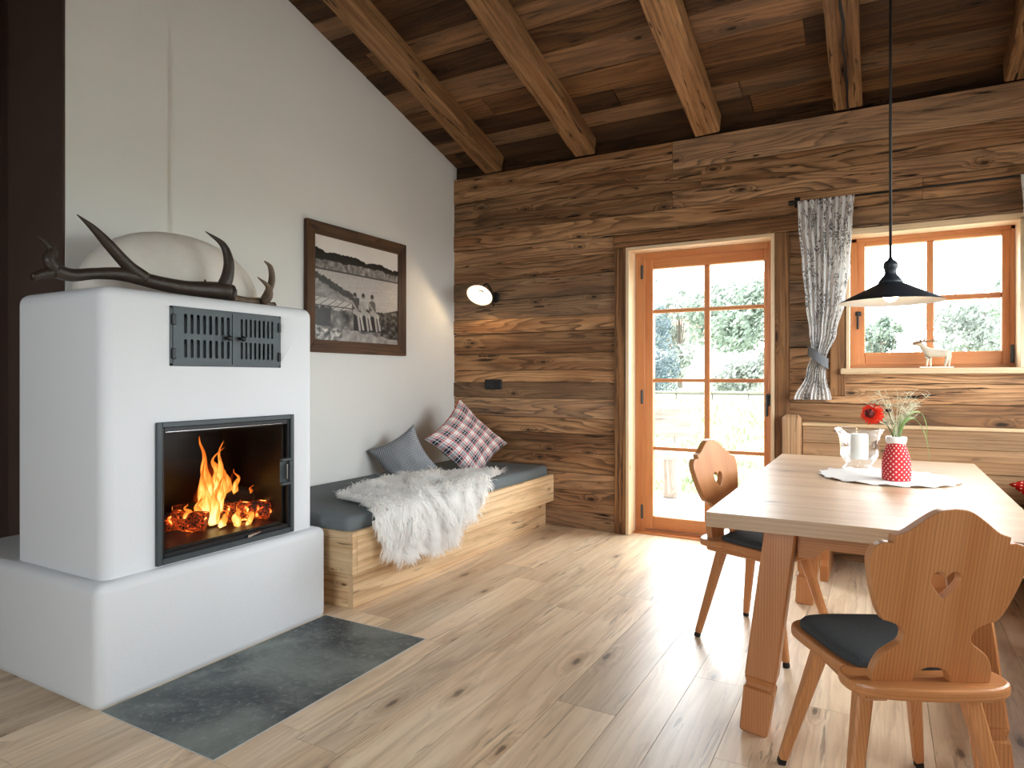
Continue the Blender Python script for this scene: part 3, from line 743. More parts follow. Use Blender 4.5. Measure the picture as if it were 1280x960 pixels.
# hearth plates (two slate slabs with a pale joint line round them)
for i, (a, b) in enumerate(((-3.497, -2.9492), (-2.9488, -2.40))):
    single(box((.8535, a, -.018), (1.474, b, .002), .0006), 'hearth_slab', M['slate'], ('dark slate floor slab in front of the stove, the half nearer the camera', 'dark slate floor slab in front of the stove, the half nearer the daybed')[i], 'floor slab', 'slate slabs before the stove')
tag(MB().add(box((1.475, -3.5, -.018), (1.4795, -2.395, .0015), 0)).add(box((.8535, -3.5, -.018), (1.475, -3.4975, .0015), 0)).add(box((.8535, -2.3995, -.018), (1.475, -2.395, .0015), 0)).build('trim_5', M['room_wall']), 'thin pale joint around the slate hearth', 'joint', None, 'structure')

# logs + fire
def log(p0, p1, r, mat, label, seed):
    rr = random.Random(seed); p0, p1 = V3(p0), V3(p1)
    bm = tube([p0.lerp(p1, t) for t in (0, .25, .5, .75, 1)], [r*.96, r, r*1.02, r, r*.94], 14, 4)
    for v in bm.verts: v.co += mnoise.noise_vector(v.co*18+V3((seed, 0, 0)))*.012
    return single(bm, 'firewood_log', mat, label, 'log', 'logs burning in the stove')
zf = FB[2]+.055
log((.50, -2.74, zf+.155), (.60, -2.47, zf+.045), .044, M['log_dark'], 'charred log leaning down to the right in the fire', 3)
log((.52, -2.86, zf+.045), (.68, -2.60, zf+.05), .046, M['log_glow'], 'glowing half burnt log at the bottom in front of the leaning one', 4)
log((.42, -2.93, zf+.05), (.54, -2.66, zf+.05), .048, M['log_dark'], 'charred log lying at the back of the fire', 2)
log((.52, -3.03, zf+.05), (.64, -2.92, zf+.045), .046, M['log_glow'], 'glowing red log end at the left of the fire', 1)
def flame_piece(x, y, z, h, w, lean, seed, heat=1.0, alpha=1.0):
    rr = random.Random(seed); n = 12; pts = []; rad = []
    for i in range(n):
        t = i/(n-1)
        pts.append((x+.02*mnoise.noise(V3((seed, t*2.5, 0))), y+lean*t+.035*t*mnoise.noise(V3((seed+.3, t*3.2, 5)))*2, z+h*t))
        rad.append(w*(.55+.75*math.sin(PI*min(1, t*1.15+.12)))*(1-t)**.75+.001)
    bm = tube(pts, rad, 12, 2)
    for v in bm.verts:
        v.co.x = x+(v.co.x-x)*.55
        v.co += mnoise.noise_vector(V3((v.co.x*14+seed, v.co.y*14, v.co.z*7)))*.014
    return bm, (lambda co: (heat*(1.05-.62*max(0, min(1, (co.z-z)/h))), alpha))
mb = MB()
F = [(.57, -2.855, zf+.04, .38, .040, -.015, 1, 1.0, 1), (.60, -2.83, zf+.06, .33, .030, .0, 2, 1.1, 1), (.59, -2.88, zf+.04, .27, .032, .0, 3, 1.0, 1), (.62, -2.86, zf+.02, .20, .030, .01, 21, 1.15, 1),
     (.58, -2.92, zf+.03, .20, .030, .035, 4, .95, 1), (.60, -2.96, zf+.03, .13, .024, .04, 5, .9, 1), (.60, -2.99, zf+.05, .08, .016, .02, 6, .9, 1),
     (.56, -2.79, zf+.12, .24, .030, -.02, 7, .9, 1), (.55, -2.74, zf+.14, .15, .024, -.02, 8, .85, .9), (.56, -2.69, zf+.13, .12, .018, -.02, 9, .8, .9), (.58, -2.62, zf+.09, .08, .014, .0, 10, .8, .9),
     (.69, -2.80, zf+.01, .10, .024, .0, 11, 1.05, 1), (.70, -2.74, zf+.0, .08, .018, .01, 12, 1.05, 1), (.68, -2.86, zf+.01, .09, .02, .01, 22, 1.0, 1), (.62, -2.53, zf+.02, .10, .016, .0, 23, .85, .9),
     (.42, -2.76, zf+.04, .30, .07, .02, 14, .30, .5), (.42, -2.62, zf+.02, .22, .05, .0, 15, .30, .5), (.46, -2.50, zf+.0, .30, .035, .0, 16, .34, .6), (.42, -2.46, zf+.0, .40, .03, .0, 17, .24, .5)]  # dim rear pieces imitate the fire's glow and reflection on the chamber walls
for f in F:
    bm, tf = flame_piece(*f); mb.add(bm, tint=tf, smooth=True)
tag(mb.build('fire', M['flame']), 'orange and yellow flames rising from the burning logs in the stove, with dim pieces imitating their reflected glow', 'fire', None, 'stuff')

# dome + antlers
bm = bmesh.new(); bmesh.ops.create_uvsphere(bm, u_segments=40, v_segments=24, radius=1)
bmesh.ops.bisect_plane(bm, geom=bm.verts[:]+bm.edges[:]+bm.faces[:], plane_co=(0, 0, 0), plane_no=(0, 0, -1), clear_outer=True)
for v in bm.verts:
    e = 2.12; c = v.co; L = (abs(c.x)**e+abs(c.y)**e+abs(c.z)**e)**(1/e)
    v.co = V3((c.x/L*.21+.385, c.y/L*.445-2.895, c.z/L*.335+1.543))
bmesh.ops.holes_fill(bm, edges=[e for e in bm.edges if len(e.link_faces) < 2], sides=0)
single(bm, 'plaster_dome', M['dome_plaster'], 'cream rounded plaster dome on top of the white stove', 'dome', smooth=True)
def antler(name, mats, label, runs, burr=None):
    mb = MB()
    for pts, rad, mi in runs:
        mb.add(tube(pts, [r*(1.22 if r > .005 else 1) for r in rad], 12, 6), mi=mi, smooth=True)
    if burr:
        p, r = burr
        bb = bmesh.new(); bmesh.ops.create_icosphere(bb, subdivisions=3, radius=r)
        for v in bb.verts: v.co = V3((v.co.x, v.co.y*.55, v.co.z))*(1+.16*mnoise.noise(v.co*90))+V3(p)
        mb.add(bb, smooth=True)
    return tag(mb.build(name, mats), label, 'antler', 'antlers on the stove')
X = .70
antler('antler', [M['antler'], M['antler_bone']], 'large dark antler lying along the stove top with a long forward tine',
  [([(X+.02, -2.86, 1.590), (X, -2.94, 1.590), (X, -3.06, 1.585), (X, -3.18, 1.590), (X-.01, -3.32, 1.607), (X-.02, -3.42, 1.598), (X-.03, -3.50, 1.582), (X-.03, -3.56, 1.590)], [.034, .031, .025, .024, .022, .018, .020, .022], 0),
   ([(X, -3.24, 1.600), (X, -3.31, 1.645), (X, -3.385, 1.715), (X, -3.44, 1.765), (X, -3.498, 1.805)], [.024, .020, .017, .011, .002], 0),
   ([(X+.01, -2.885, 1.600), (X+.02, -2.868, 1.66), (X+.02, -2.862, 1.73), (X+.01, -2.885, 1.80), (X, -2.965, 1.845)], [.026, .022, .018, .012, .002], 0),
   ([(X-.03, -3.55, 1.585), (X-.03, -3.575, 1.625), (X-.03, -3.570, 1.67), (X-.03, -3.612, 1.705)], [.020, .020, .014, .002], 0),
   ([(X-.03, -3.545, 1.588), (X-.03, -3.60, 1.572), (X-.03, -3.632, 1.556)], [.016, .013, .010], 0),
   ([(X+.01, -2.97, 1.60), (X+.01, -2.975, 1.632)], [.012, .002], 0)], ((X+.02, -2.855, 1.583), .040))
X = .60
antler('antler', [M['antler_pale'], M['antler_bone']], 'smaller brown antler lying behind the large one at the stove corner',
  [([(X+.02, -2.93, 1.572), (X+.02, -2.80, 1.574), (X+.01, -2.68, 1.572), (X, -2.58, 1.575), (X, -2.50, 1.562)], [.018, .017, .016, .019, .012], 0),
   ([(X, -2.57, 1.58), (X, -2.535, 1.64), (X, -2.515, 1.70), (X, -2.525, 1.76), (X, -2.562, 1.785)], [.017, .015, .014, .010, .003], 0),
   ([(X+.03, -2.60, 1.575), (X+.05, -2.575, 1.60), (X+.05, -2.58, 1.65), (X+.05, -2.645, 1.690)], [.016, .014, .011, .002], 0)], ((X, -2.505, 1.565), .020))

# ================================================================== DAYBED
db = wthing('daybed', 'long pale larch daybed box with finger jointed corners under the picture', 'daybed', (.5, -1.2, 0))
BZ0, BZ1, BX, BY = .205, .418, .985, -2.345
part(box((.03, -2.262, 0), (.8775, -2.23, BZ0), .001), 'plinth_end', M['larch_board'], db)
part(box((.03, -.04, 0), (.88, -.012, BZ0), .003), 'plinth_end', M['larch_board'], db)
part(box((.8775, -2.262, 0), (.912, -.012, BZ0), .001), 'plinth', M['larch_board'], db, tint=(.5, .5))
# box: front board and end boards with interlocking fingers
fr = [box((BX-.034, BY+.034, BZ0), (BX, -.012, BZ1), .003)]
n = 5; hz = (BZ1-BZ0)/n
for i in range(n):
    if i % 2 == 0: fr.append(box((BX-.034, BY, BZ0+i*hz), (BX, BY+.036, BZ0+(i+1)*hz), .002))
part(fr, 'front_board', M['larch_board'], db, tint=(.6, .5), grain=(0, 1, 0), off=(3.1, 7.7))
en = [box((.02, BY, BZ0), (BX-.034, BY+.034, BZ1), .003)]
for i in range(n):
    if i % 2 == 1: en.append(box((BX-.036, BY, BZ0+i*hz), (BX+.0005, BY+.034, BZ0+(i+1)*hz), .002))
part(en, 'end_board', M['larch_board'], db, tint=(.35, .5), grain=(1, 0, 0), off=(13.1, 2.7))
part(box((.02, BY+.034, BZ0), (BX-.034, -.012, BZ0+.03), 0), 'base_panel', M['larch_board'], db)

def soft_box(lo, hi, r, seed=0, amp=.006, div=.09):
    bm = box(lo, hi, r, 4)
    bmesh.ops.subdivide_edges(bm, edges=[e for e in bm.edges if (e.verts[0].co-e.verts[1].co).length > div*2], cuts=8, use_grid_fill=True)
    for v in bm.verts: v.co += mnoise.noise_vector(v.co*4+V3((seed, 0, 0)))*amp
    return bm
single(soft_box((.012, -2.335, BZ1-.03), (.945, -.016, .488), .035, 4), 'mattress', M['mattress_grey'], 'grey wool mattress lying in the larch daybed', 'mattress', smooth=True)

def pillow(name, mat, label, T, L, Rr, zmin, thick, cat='cushion', group=None, n=26, size=None, uvs_=1.0):
    T, L, Rr = V3(T), V3(L), V3(Rr)
    ex = (Rr-T); ey = (L-T); s = (ex.length+ey.length)/2
    ex.normalize(); ey = (ey-ex*ey.dot(ex)).normalized(); nn = ex.cross(ey).normalized(); s = size or s
    cen = T+(ex+ey)*s/2; rr = random.Random(len(label))
    bm = bmesh.new(); uvmap = {}
    grid = [[[None]*(n+1) for _ in range(n+1)] for _ in (0, 1)]
    for side in (0, 1):
        for i in range(n+1):
            for j in range(n+1):
                u, v = -1+2*i/n, -1+2*j/n
                bd = i in (0, n) or j in (0, n)
                if side == 1 and bd: grid[1][i][j] = grid[0][i][j]; continue
                a = u*(1-.16*(1-v*v)); b = v*(1-.16*(1-u*u))
                h = thick*((1-u**2)*(1-v**2))**.42*(1 if side == 0 else -1)*.5
                h += mnoise.noise(V3((u*2.2, v*2.2, len(label)+side)))*.010*(0 if bd else 1)
                p = cen+ex*a*s/2+ey*b*s/2+nn*h
                if p.z < zmin+.06:      # squashed against the mattress
                    dz = zmin+.06-p.z; p.z = zmin+.004+.056*math.exp(-dz/.05) if dz > 0 else p.z
                    p += nn*(.12*dz*(1 if h > 0 else -1)*(0 if bd else 1))
                vt = bm.verts.new(p); grid[side][i][j] = vt; p = vt.co
                uvmap[(round(p.x, 5), round(p.y, 5), round(p.z, 5))] = (u*.5*uvs_, v*.5*uvs_)
    for side in (0, 1):
        g = grid[side]
        for i in range(n):
            for j in range(n):
                q = (g[i][j], g[i+1][j], g[i+1][j+1], g[i][j+1])
                bm.faces.new(q if side == 0 else q[::-1])
    bmesh.ops.recalc_face_normals(bm, faces=bm.faces[:])
    return tag(MB().add(bm, uvf=lambda co, nrm: uvmap[(round(co.x, 5), round(co.y, 5), round(co.z, 5))], smooth=True).build(name, mat), label, cat, group)
pillow('cushion', M['grey_dots'], 'small grey cushion with white dots leaning on the white wall', (.28, -.938, .856), (.041, -1.140, .679), (.414, -.822, .544), .486, .15, size=.38, group=None)
pillow('cushion', M['plaid'], 'large red, white and navy plaid cushion in the corner of the daybed', (.33, -.41, 1.040), (.31, -.88, .738), (.665, -.165, .650), .486, .17, size=.545, uvs_=1.0)

# sheepskin
poly = [(-2.03, .42), (-1.72, .57), (-1.40, .60), (-1.02, .58), (-.86, .46), (-.80, .22), (-.80, .05), (-.98, .03), (-1.13, -.02), (-1.20, -.10), (-1.30, -.15), (-1.42, -.13), (-1.50, -.24), (-1.66, -.27), (-1.84, -.25), (-2.02, -.25), (-2.16, -.16), (-2.22, -.03), (-2.14, .10), (-2.06, .22)]
def inpoly(p, q):
    c = False; j = len(q)-1
    for i in range(len(q)):
        if (q[i][1] > p[1]) != (q[j][1] > p[1]) and p[0] < (q[j][0]-q[i][0])*(p[1]-q[i][1])/(q[j][1]-q[i][1])+q[i][0]: c = not c
        j = i
    return c
def skin_pt(y, s, h=0.0):
    # s > 0 on the mattress, s < 0 hanging in front of the daybed
    r = .05; ex = .985+.008
    if s > r: P, N = V3((ex-s, y, .494)), V3((0, 0, 1))
    elif s < -r: P, N = V3((ex+.012, y, .494-.022+s)), V3((1, 0, 0))
    else:
        a = (r-s)/(2*r)*PI/2; P = V3((ex-r+math.sin(a)*(r+.012), y, .494-(1-math.cos(a))*(r+.022))); N = V3((math.sin(a), 0, math.cos(a)))
    return P+N*(.012+h+.012*mnoise.noise(V3((y*5, s*5, 2)))), N
sk = wthing('sheepskin', 'white long haired sheepskin draped over the daybed edge', 'sheepskin', (.7, -1.5, .49))
bm = bmesh.new(); stp = .035; vs = {}
for i in range(48):
    for j in range(30):
        y, s = -2.3+i*stp, -.3+j*stp
        vs[i, j] = (y, s)
made = {}
def gv(k):
    if k not in made: made[k] = bm.verts.new(skin_pt(*vs[k])[0])
    return made[k]
for i in range(47):
    for j in range(29):
        if inpoly((vs[i, j][0]+stp/2, vs[i, j][1]+stp/2), poly): bm.faces.new((gv((i, j)), gv((i+1, j)), gv((i+1, j+1)), gv((i, j+1))))
part(bm, 'hide', M['ivory_fur'], sk, smooth=True)
verts = []; faces = []; rr = random.Random(5); cnt = 0
while cnt < 26000:
    y, s = rr.uniform(-2.25, -.78), rr.uniform(-.3, .68)
    if not inpoly((y, s), poly): continue
    cnt += 1
    P, N = skin_pt(y, s)
    a = 2*PI*mnoise.noise(V3((y*6, s*6, 7)))+rr.uniform(-1.2, 1.2)
    T = V3((math.cos(a), math.sin(a), 0)); T = T-N*T.dot(N)
    if T.length < .1: T = V3((0, 1, 0))
    T.normalize()
    if N.x > .5: T = (T+V3((0, 0, -1.0))).normalized()
    L = rr.uniform(.045, .085); wv = rr.uniform(.0016, .0032)
    lift = rr.uniform(.5, 1.25)*(.75+.7*mnoise.noise(V3((y*8, s*8, 1)))); side = N.cross(T).normalized()
    b = len(verts); g = V3((0, 0, -1))
    p1 = P+N*L*.45*lift+T*L*.32; p2 = p1+N*L*.22*lift+T*L*.42+g*L*.06
    p3 = p2+T*L*.25+g*L*.12+side*rr.uniform(-.008, .008)
    for p, ww in ((P, wv), (p1, wv), (p2, wv*.8)): verts += [p-side*ww, p+side*ww]
    verts.append(p3)
    faces += [(b, b+1, b+3, b+2), (b+2, b+3, b+5, b+4), (b+4, b+5, b+6)]
me = bpy.data.meshes.new('fur'); me.from_pydata([tuple(v) for v in verts], [], faces); me.materials.append(M['ivory_fur']); me.update()
fo = bpy.data.objects.new('fur', me); C.objects.link(fo); fo.parent = sk; fo.matrix_parent_inverse = Matrix.Translation(-sk.location); fo['kind'] = 'stuff'

# ================================================================== PICTURE
pc = wthing('picture_frame', 'dark wooden framed black and white photograph of people by a lake', 'picture', (0, -1.23, 1.8))
PY0, PY1, PZ0, PZ1, fw = -1.742, -.712, 1.370, 2.243, .085
def frame_bar(p, tint):
    bm = bmesh.new(); A = [bm.verts.new((.002, *q)) for q in p]; B = [bm.verts.new((.036 if i < 2 else .022, *q)) for i, q in enumerate(p)]
    bm.faces.new(A); bm.faces.new(B[::-1])
    for i in range(4): bm.faces.new((A[i], B[i], B[(i+1) % 4], A[(i+1) % 4]))
    bmesh.ops.recalc_face_normals(bm, faces=bm.faces[:])
    bmesh.ops.bevel(bm, geom=bm.edges[:], offset=.003, segments=1, affect='EDGES', profile=.5)
    return bm
o4 = [(PY0, PZ0), (PY1, PZ0), (PY1, PZ1), (PY0, PZ1)]; i4 = [(PY0+fw, PZ0+fw), (PY1-fw, PZ0+fw), (PY1-fw, PZ1-fw), (PY0+fw, PZ1-fw)]
M['frame_wood'] = wood('dark_frame_wood', lin((112, 76, 48)), lin((84, 54, 34)), lin((40, 25, 16)), ringN=10, along=.5, across=7, ring_amt=.9, knots=.1, ksize=.06, rough=.55, bump=.6, stain=.4, cracks=.6)
for k in range(4): part(frame_bar([o4[k], o4[(k+1) % 4], i4[(k+1) % 4], i4[k]], 0), 'frame_bar', M['frame_wood'], pc, grain=(0, 1, 0) if k % 2 == 0 else (0, 0, 1))
# the print: a painted grid (its own picture: sky, hills, lake, jetty, three seated people, bushes)
NX, NZ = 230, 190
def seg_d(p, a, b):
    ax, ay = b[0]-a[0], b[1]-a[1]; t = max(0, min(1, ((p[0]-a[0])*ax+(p[1]-a[1])*ay)/(ax*ax+ay*ay+1e-9)))
    return math.hypot(p[0]-a[0]-ax*t, p[1]-a[1]-ay*t)
def fbm(x, y, z, o=4): return sum(mnoise.noise(V3((x*2**k, y*2**k, z+k*3.1)))/2**k for k in range(o))
PEO = [((.445, .47), .030, .20), ((.545, .475), .026, .55), ((.655, .475), .034, .28)]
def paint(x, y):
    """x, y in 0..1 (y up) -> grey"""
    hz = .715
    top = .86-.02*x-.05*max(0, x-.55)+.028*fbm(x*6, 1.3, 2)+.012*fbm(x*30, 1, 4)
    if y > top: g = .80-.05*y+.02*fbm(x*3, y*3, 9)
    elif y > hz+.055+.03*fbm(x*5, 3, 1): g = .07+.06*max(0, fbm(x*24, y*24, 3))
    elif y > hz-.03: g = .42+.22*fbm(x*30, y*14, 5)
    elif y > hz-.042: g = .22
    else: g = .60+.03*fbm(x*5, y*60, 7)+.04*fbm(x*40, y*50, 2)
    # shoreline going down to the right with reeds
    sh = .60-.42*x
    if y < sh+.03*fbm(x*14, 2, 8) and x < .62: g = .46+.12*fbm(x*18, y*18, 4)
    rd = abs(y-(sh+.02))
    if x < .5 and rd < .035+.02*fbm(x*40, y*9, 6): g = .17+.15*max(0, fbm(x*50, y*40, 1))
    # jetty boards
    if x < .46 and .30 < y < .415-.06*x:
        g = .62+.05*fbm(x*20, y*50, 3)
        if abs(((x*1.0+(y-.3)*-1.4)*11) % 1-.5) > .44: g = .22
        if abs(y-.335) < .006: g = .2
    # dark bank and bushes
    if y < .31+.035*fbm(x*7, y*7, 3): g = .34+.30*fbm(x*10, y*9, 6)
    if x > .43 and y < .34-.10*abs(x-.62)+.03*fbm(x*16, y*9, 2) and y > .12: g = .055+.05*fbm(x*20, y*20, 3)
    if x > .76 and y < .38-.25*(1-x): g = .20+.34*fbm(x*26, y*26, 9)
    if x < .17 and .14 < y < .32+.03*fbm(x*30, y*20, 2): g = .08+.10*max(0, fbm(x*30, y*30, 5))
    if x < .36 and y < .13+.03*fbm(x*20, y*10, 2): g = .42+.50*fbm(x*24, y*24, 12)
    if x > .3 and y < .13-.12*(x-.3)+.02*fbm(x*12, 3, 3): g = .52+.14*fbm(x*14, y*14, 13)
    # three people sitting on the jetty edge
    for (hx, hy), r, cl in PEO:
        p = (x, y)
        if seg_d(p, (hx, hy-.075), (hx+.005, hy-.15)) < r*1.25: g = cl
        if seg_d(p, (hx+.0, hy-.16), (hx+.07, hy-.19)) < .026: g = .55
        if seg_d(p, (hx+.07, hy-.19), (hx+.10, hy-.33)) < .012: g = .62
        if seg_d(p, (hx+.035, hy-.19), (hx+.06, hy-.34)) < .012: g = .58
        if seg_d(p, (hx-r, hy-.07), (hx+.03, hy-.15)) < .011: g = .5
        if math.hypot(x-hx, (y-hy+.0)*1.0) < .025: g = .44
        if math.hypot(x-hx, (y-hy-.012)) < .020: g = .12
    return max(.03, min(.9, g))
vv = [(.016, PY0+fw-.004+(PY1-PY0-2*fw+.008)*i/NX, PZ0+fw-.004+(PZ1-PZ0-2*fw+.008)*j/NZ) for j in range(NZ+1) for i in range(NX+1)]
ff = [(j*(NX+1)+i, j*(NX+1)+i+1, (j+1)*(NX+1)+i+1, (j+1)*(NX+1)+i) for j in range(NZ) for i in range(NX)]
me = bpy.data.meshes.new('print'); me.from_pydata(vv, [], ff)
ca = me.color_attributes.new('tint', 'FLOAT_COLOR', 'POINT'); buf = []
for j in range(NZ+1):
    for i in range(NX+1):
        g = paint(i/NX, j/NZ); g = lin((g*255,)*3)[0]; buf += [g*1.25, g*1.17, g*1.10, 1]
ca.data.foreach_set('color', buf)
m, nt, out = new_mat('sepia_print'); principled(nt, out, nd(nt, 'ShaderNodeVertexColor', None, layer_name='tint').outputs[0], .35, .4)
me.materials.append(m); me.update()
po = bpy.data.objects.new('print', me); C.objects.link(po); po.parent = pc; po.matrix_parent_inverse = Matrix.Translation(-pc.location)

# ================================================================== WALL LAMP + SOCKET
PL = V3((.428, 0, 1.885)); HD = V3((.372, -.165, 1.888))
sl = wthing('wall_lamp', 'small black gooseneck wall lamp with lit white enamel shade', 'wall lamp', PL)
def aim(bm, at, nrm):
    q = V3((0, 0, 1)).rotation_difference(V3(nrm).normalized())
    for v in bm.verts: v.co = q @ v.co+V3(at)
    return bm
part(aim(lathe([(0, .016), (.036, .014), (.044, .008), (.046, -.004), (0, -.004)], 28), PL, (0, -1, 0)), 'wall_plate', M['bronze'], sl, smooth=True)
ND = V3((.08, -.66, -.75)).normalized()    # the shade looks down and into the room
top = HD-ND*.062
part(tube([PL+V3((-.012, -.012, -.075)), PL+V3((-.012, -.03, -.03)), PL+V3((-.012, -.055, .055)), PL+V3((-.03, -.095, .105)), top-ND*.05+V3((.004, 0, .004)), top-ND*.01], .008, 10), 'arm', M['bronze'], sl, smooth=True)
part(aim(lathe([(0, -.03), (.016, -.028), (.020, -.012), (.021, .018), (.026, .028), (0, .028)], 20), top, ND), 'lamp_holder', M['bronze'], sl, smooth=True)
sh = aim(lathe([(.018, 0), (.05, .008), (.088, .030), (.110, .048), (.113, .050)], 40), top+ND*.014, ND)
si = aim(lathe([(.016, .004), (.048, .012), (.086, .034), (.109, .0505), (.113, .050)], 40), top+ND*.014, ND)
sob = MB().add(sh, smooth=True).add(si, smooth=True, mi=1).build('lamp_shade', [M['shade_black'], M['enamel_white']], sl)
sph = bmesh.new(); bmesh.ops.create_uvsphere(sph, u_segments=20, v_segments=12, radius=.021)
part(aim(sph, HD-ND*.012, ND), 'bulb', M['bulb'], sl, smooth=True)
sk_ = wthing('wall_socket', 'black double socket plate on the wood wall below the lamp', 'socket', (.41, 0, 1.14))
part(box((.325, -.010, 1.100), (.495, -.003, 1.184), .003), 'plate', M['black_plastic'], sk_)
for xx in (.368, .452):
    part([box((xx-.034, -.013, 1.108), (xx+.034, -.009, 1.176), .003)], 'socket_insert', M['black_plastic'], sk_)

# ================================================================== CURTAINS
rod = wthing('curtain_rod', 'thin black iron curtain rod above the window', 'rod', (3.5, -.075, 2.36))
part(tube([(2.80, -.075, 2.368), (4.42, -.075, 2.368)], .0075, 10, 1), 'rod', M['bronze'], rod, smooth=True)
part(tube([(2.76, -.075, 2.368), (2.785, -.075, 2.368), (2.80, -.075, 2.368)], [.016, .017, .009], 12, 3), 'finial', M['bronze'], rod, smooth=True)
for xx in (2.805, 4.35): part([tube([(xx, 0, 2.385), (xx, -.05, 2.385), (xx, -.075, 2.37)], .007, 8, 3), box((xx-.018, -.008, 2.35), (xx+.018, -.003, 2.42), .002)], 'bracket', M['bronze'], rod)
def curtain(name, label, sgn, prof, folds, xt=None):
    """prof: rows (z, x_outer, x_inner, depth) ; outer edge first"""
    t = wthing(name, label, 'curtain', (prof[0][1], -.075, 2.35), 'printed curtains beside the window')
    rows = 70; nx = folds*12; zs = [p[0] for p in prof]; bm = bmesh.new(); uvm = {}
    lay = []
    for r in range(rows+1):
        z = zs[0]+(zs[-1]-zs[0])*r/rows
        k = 0
        while k < len(prof)-2 and z < prof[k+1][0]: k += 1
        f = (prof[k][0]-z)/(prof[k][0]-prof[k+1][0]); f = f*f*(3-2*f)
        a, b, dp = (prof[k][i]*(1-f)+prof[k+1][i]*f for i in (1, 2, 3))
        row = []
        for i in range(nx+1):
            t_ = i/nx; ph = t_*folds*2*PI+.25*mnoise.noise(V3((t_*5, z*1.2, 1)))*3
            x = a+(b-a)*(t_+.010*math.sin(ph*2+.6)); y = -.078-dp*.36*(1+math.sin(ph))*(.75+.5*mnoise.noise(V3((t_*7, 0, sgn))))
            # the gathered tie sits lower on the outer side
            zz = z-.05*math.exp(-((z-1.335)/.12)**2)*(t_-.5)
            vt = bm.verts.new((x, y, zz)); row.append(vt); uvm[(round(vt.co.x, 5), round(vt.co.y, 5), round(vt.co.z, 5))] = (t_*1.05+sgn*3, z)
        lay.append(row)
    for A, B in zip(lay, lay[1:]):
        for i in range(nx): bm.faces.new((A[i], A[i+1], B[i+1], B[i]))
    part(bm, 'cloth', M['curtain'], t, smooth=True, uvf=lambda co, n: uvm[(round(co.x, 5), round(co.y, 5), round(co.z, 5))])
    return t
ct = curtain('curtain', 'white printed linen curtain tied back left of the window', 0, [(2.372, 2.812, 3.150, .030), (2.20, 2.818, 3.140, .050), (1.95, 2.840, 3.128, .050), (1.70, 2.862, 3.098, .050), (1.50, 2.885, 3.050, .048), (1.34, 2.902, 2.985, .045), (1.22, 2.868, 2.985, .045), (1.055, 2.792, 3.018, .055)], 9)
bm = bmesh.new(); nb = 40; A = []; 
for i in range(nb):
    a = 2*PI*i/nb; cx, cy = 2.940+.062*math.cos(a), -.103+.050*math.sin(a); zc = 1.335-.75*(cx-2.94)
    A.append((bm.verts.new((cx, cy, zc+.034)), bm.verts.new((cx*1.0, cy, zc-.034))))
for i in range(nb): bm.faces.new((A[i][0], A[(i+1) % nb][0], A[(i+1) % nb][1], A[i][1]))
part(bm, 'tieback', M['tieband'], ct, smooth=True)
ct2 = curtain('curtain', 'white printed linen curtain at the right edge of the window', 1, [(2.372, 4.000, 4.36, .030), (2.20, 4.010, 4.35, .050), (1.95, 4.030, 4.33, .050), (1.70, 4.062, 4.31, .050), (1.50, 4.11, 4.285, .048), (1.34, 4.175, 4.26, .045), (1.22, 4.165, 4.29, .045), (1.055, 4.13, 4.37, .055)], 9)
bm = bmesh.new(); A = []
for i in range(nb):
    a = 2*PI*i/nb; cx, cy = 4.222+.062*math.cos(a), -.103+.050*math.sin(a); zc = 1.335+.75*(cx-4.222)
    A.append((bm.verts.new((cx, cy, zc+.034)), bm.verts.new((cx, cy, zc-.034))))
for i in range(nb): bm.faces.new((A[i][0], A[(i+1) % nb][0], A[(i+1) % nb][1], A[i][1]))
part(bm, 'tieback', M['tieband'], ct2, smooth=True)

# ================================================================== PENDANT
pt = wthing('pendant_lamp', 'dark metal pendant lamp with wide flat shade over the table', 'pendant lamp', (3.335, -1.70, 1.55))
cc = (3.335, -1.70, 0); RZ = 1.512
so = lathe([(.028, RZ+.088), (.042, RZ+.080), (.095, RZ+.052), (.150, RZ+.024), (.189, RZ+.004), (.192, RZ)], 56, cc)
sn = lathe([(.026, RZ+.083), (.040, RZ+.076), (.093, RZ+.048), (.148, RZ+.020), (.188, RZ+.001), (.192, RZ)], 56, cc)
MB().add(so, smooth=True).add(sn, smooth=True, mi=1).build('lamp_shade', [M['shade_black'], M['enamel_white']], pt)
part(lathe([(0, RZ+.186), (.008, RZ+.184), (.010, RZ+.176), (.023, RZ+.166), (.027, RZ+.156), (.027, RZ+.140), (.023, RZ+.137), (.023, RZ+.128), (.021, RZ+.125), (.024, RZ+.112), (.040, RZ+.092), (.046, RZ+.083), (.042, RZ+.076), (0, RZ+.076)], 32, cc), 'lamp_holder', M['shade_black'], pt, smooth=True)
part(tube([(3.335, -1.70, RZ+.182), (3.335, -1.70, ceil_z(-1.7)-.03)], .0055, 10, 1), 'cord', M['black_plastic'], pt, smooth=True)
part(lathe([(0, .09), (.045, .085), (.055, .05), (.055, 0), (0, 0)], 28, (3.335, -1.70, ceil_z(-1.7)-.085)), 'ceiling_cup', M['shade_black'], pt, smooth=True)
sph = bmesh.new(); bmesh.ops.create_uvsphere(sph, u_segments=24, v_segments=14, radius=.031)
for v in sph.verts: v.co = V3((v.co.x, v.co.y, v.co.z*1.1))+V3((3.335, -1.70, RZ+.034))
part(sph, 'bulb', M['pendant_bulb'], pt, smooth=True)

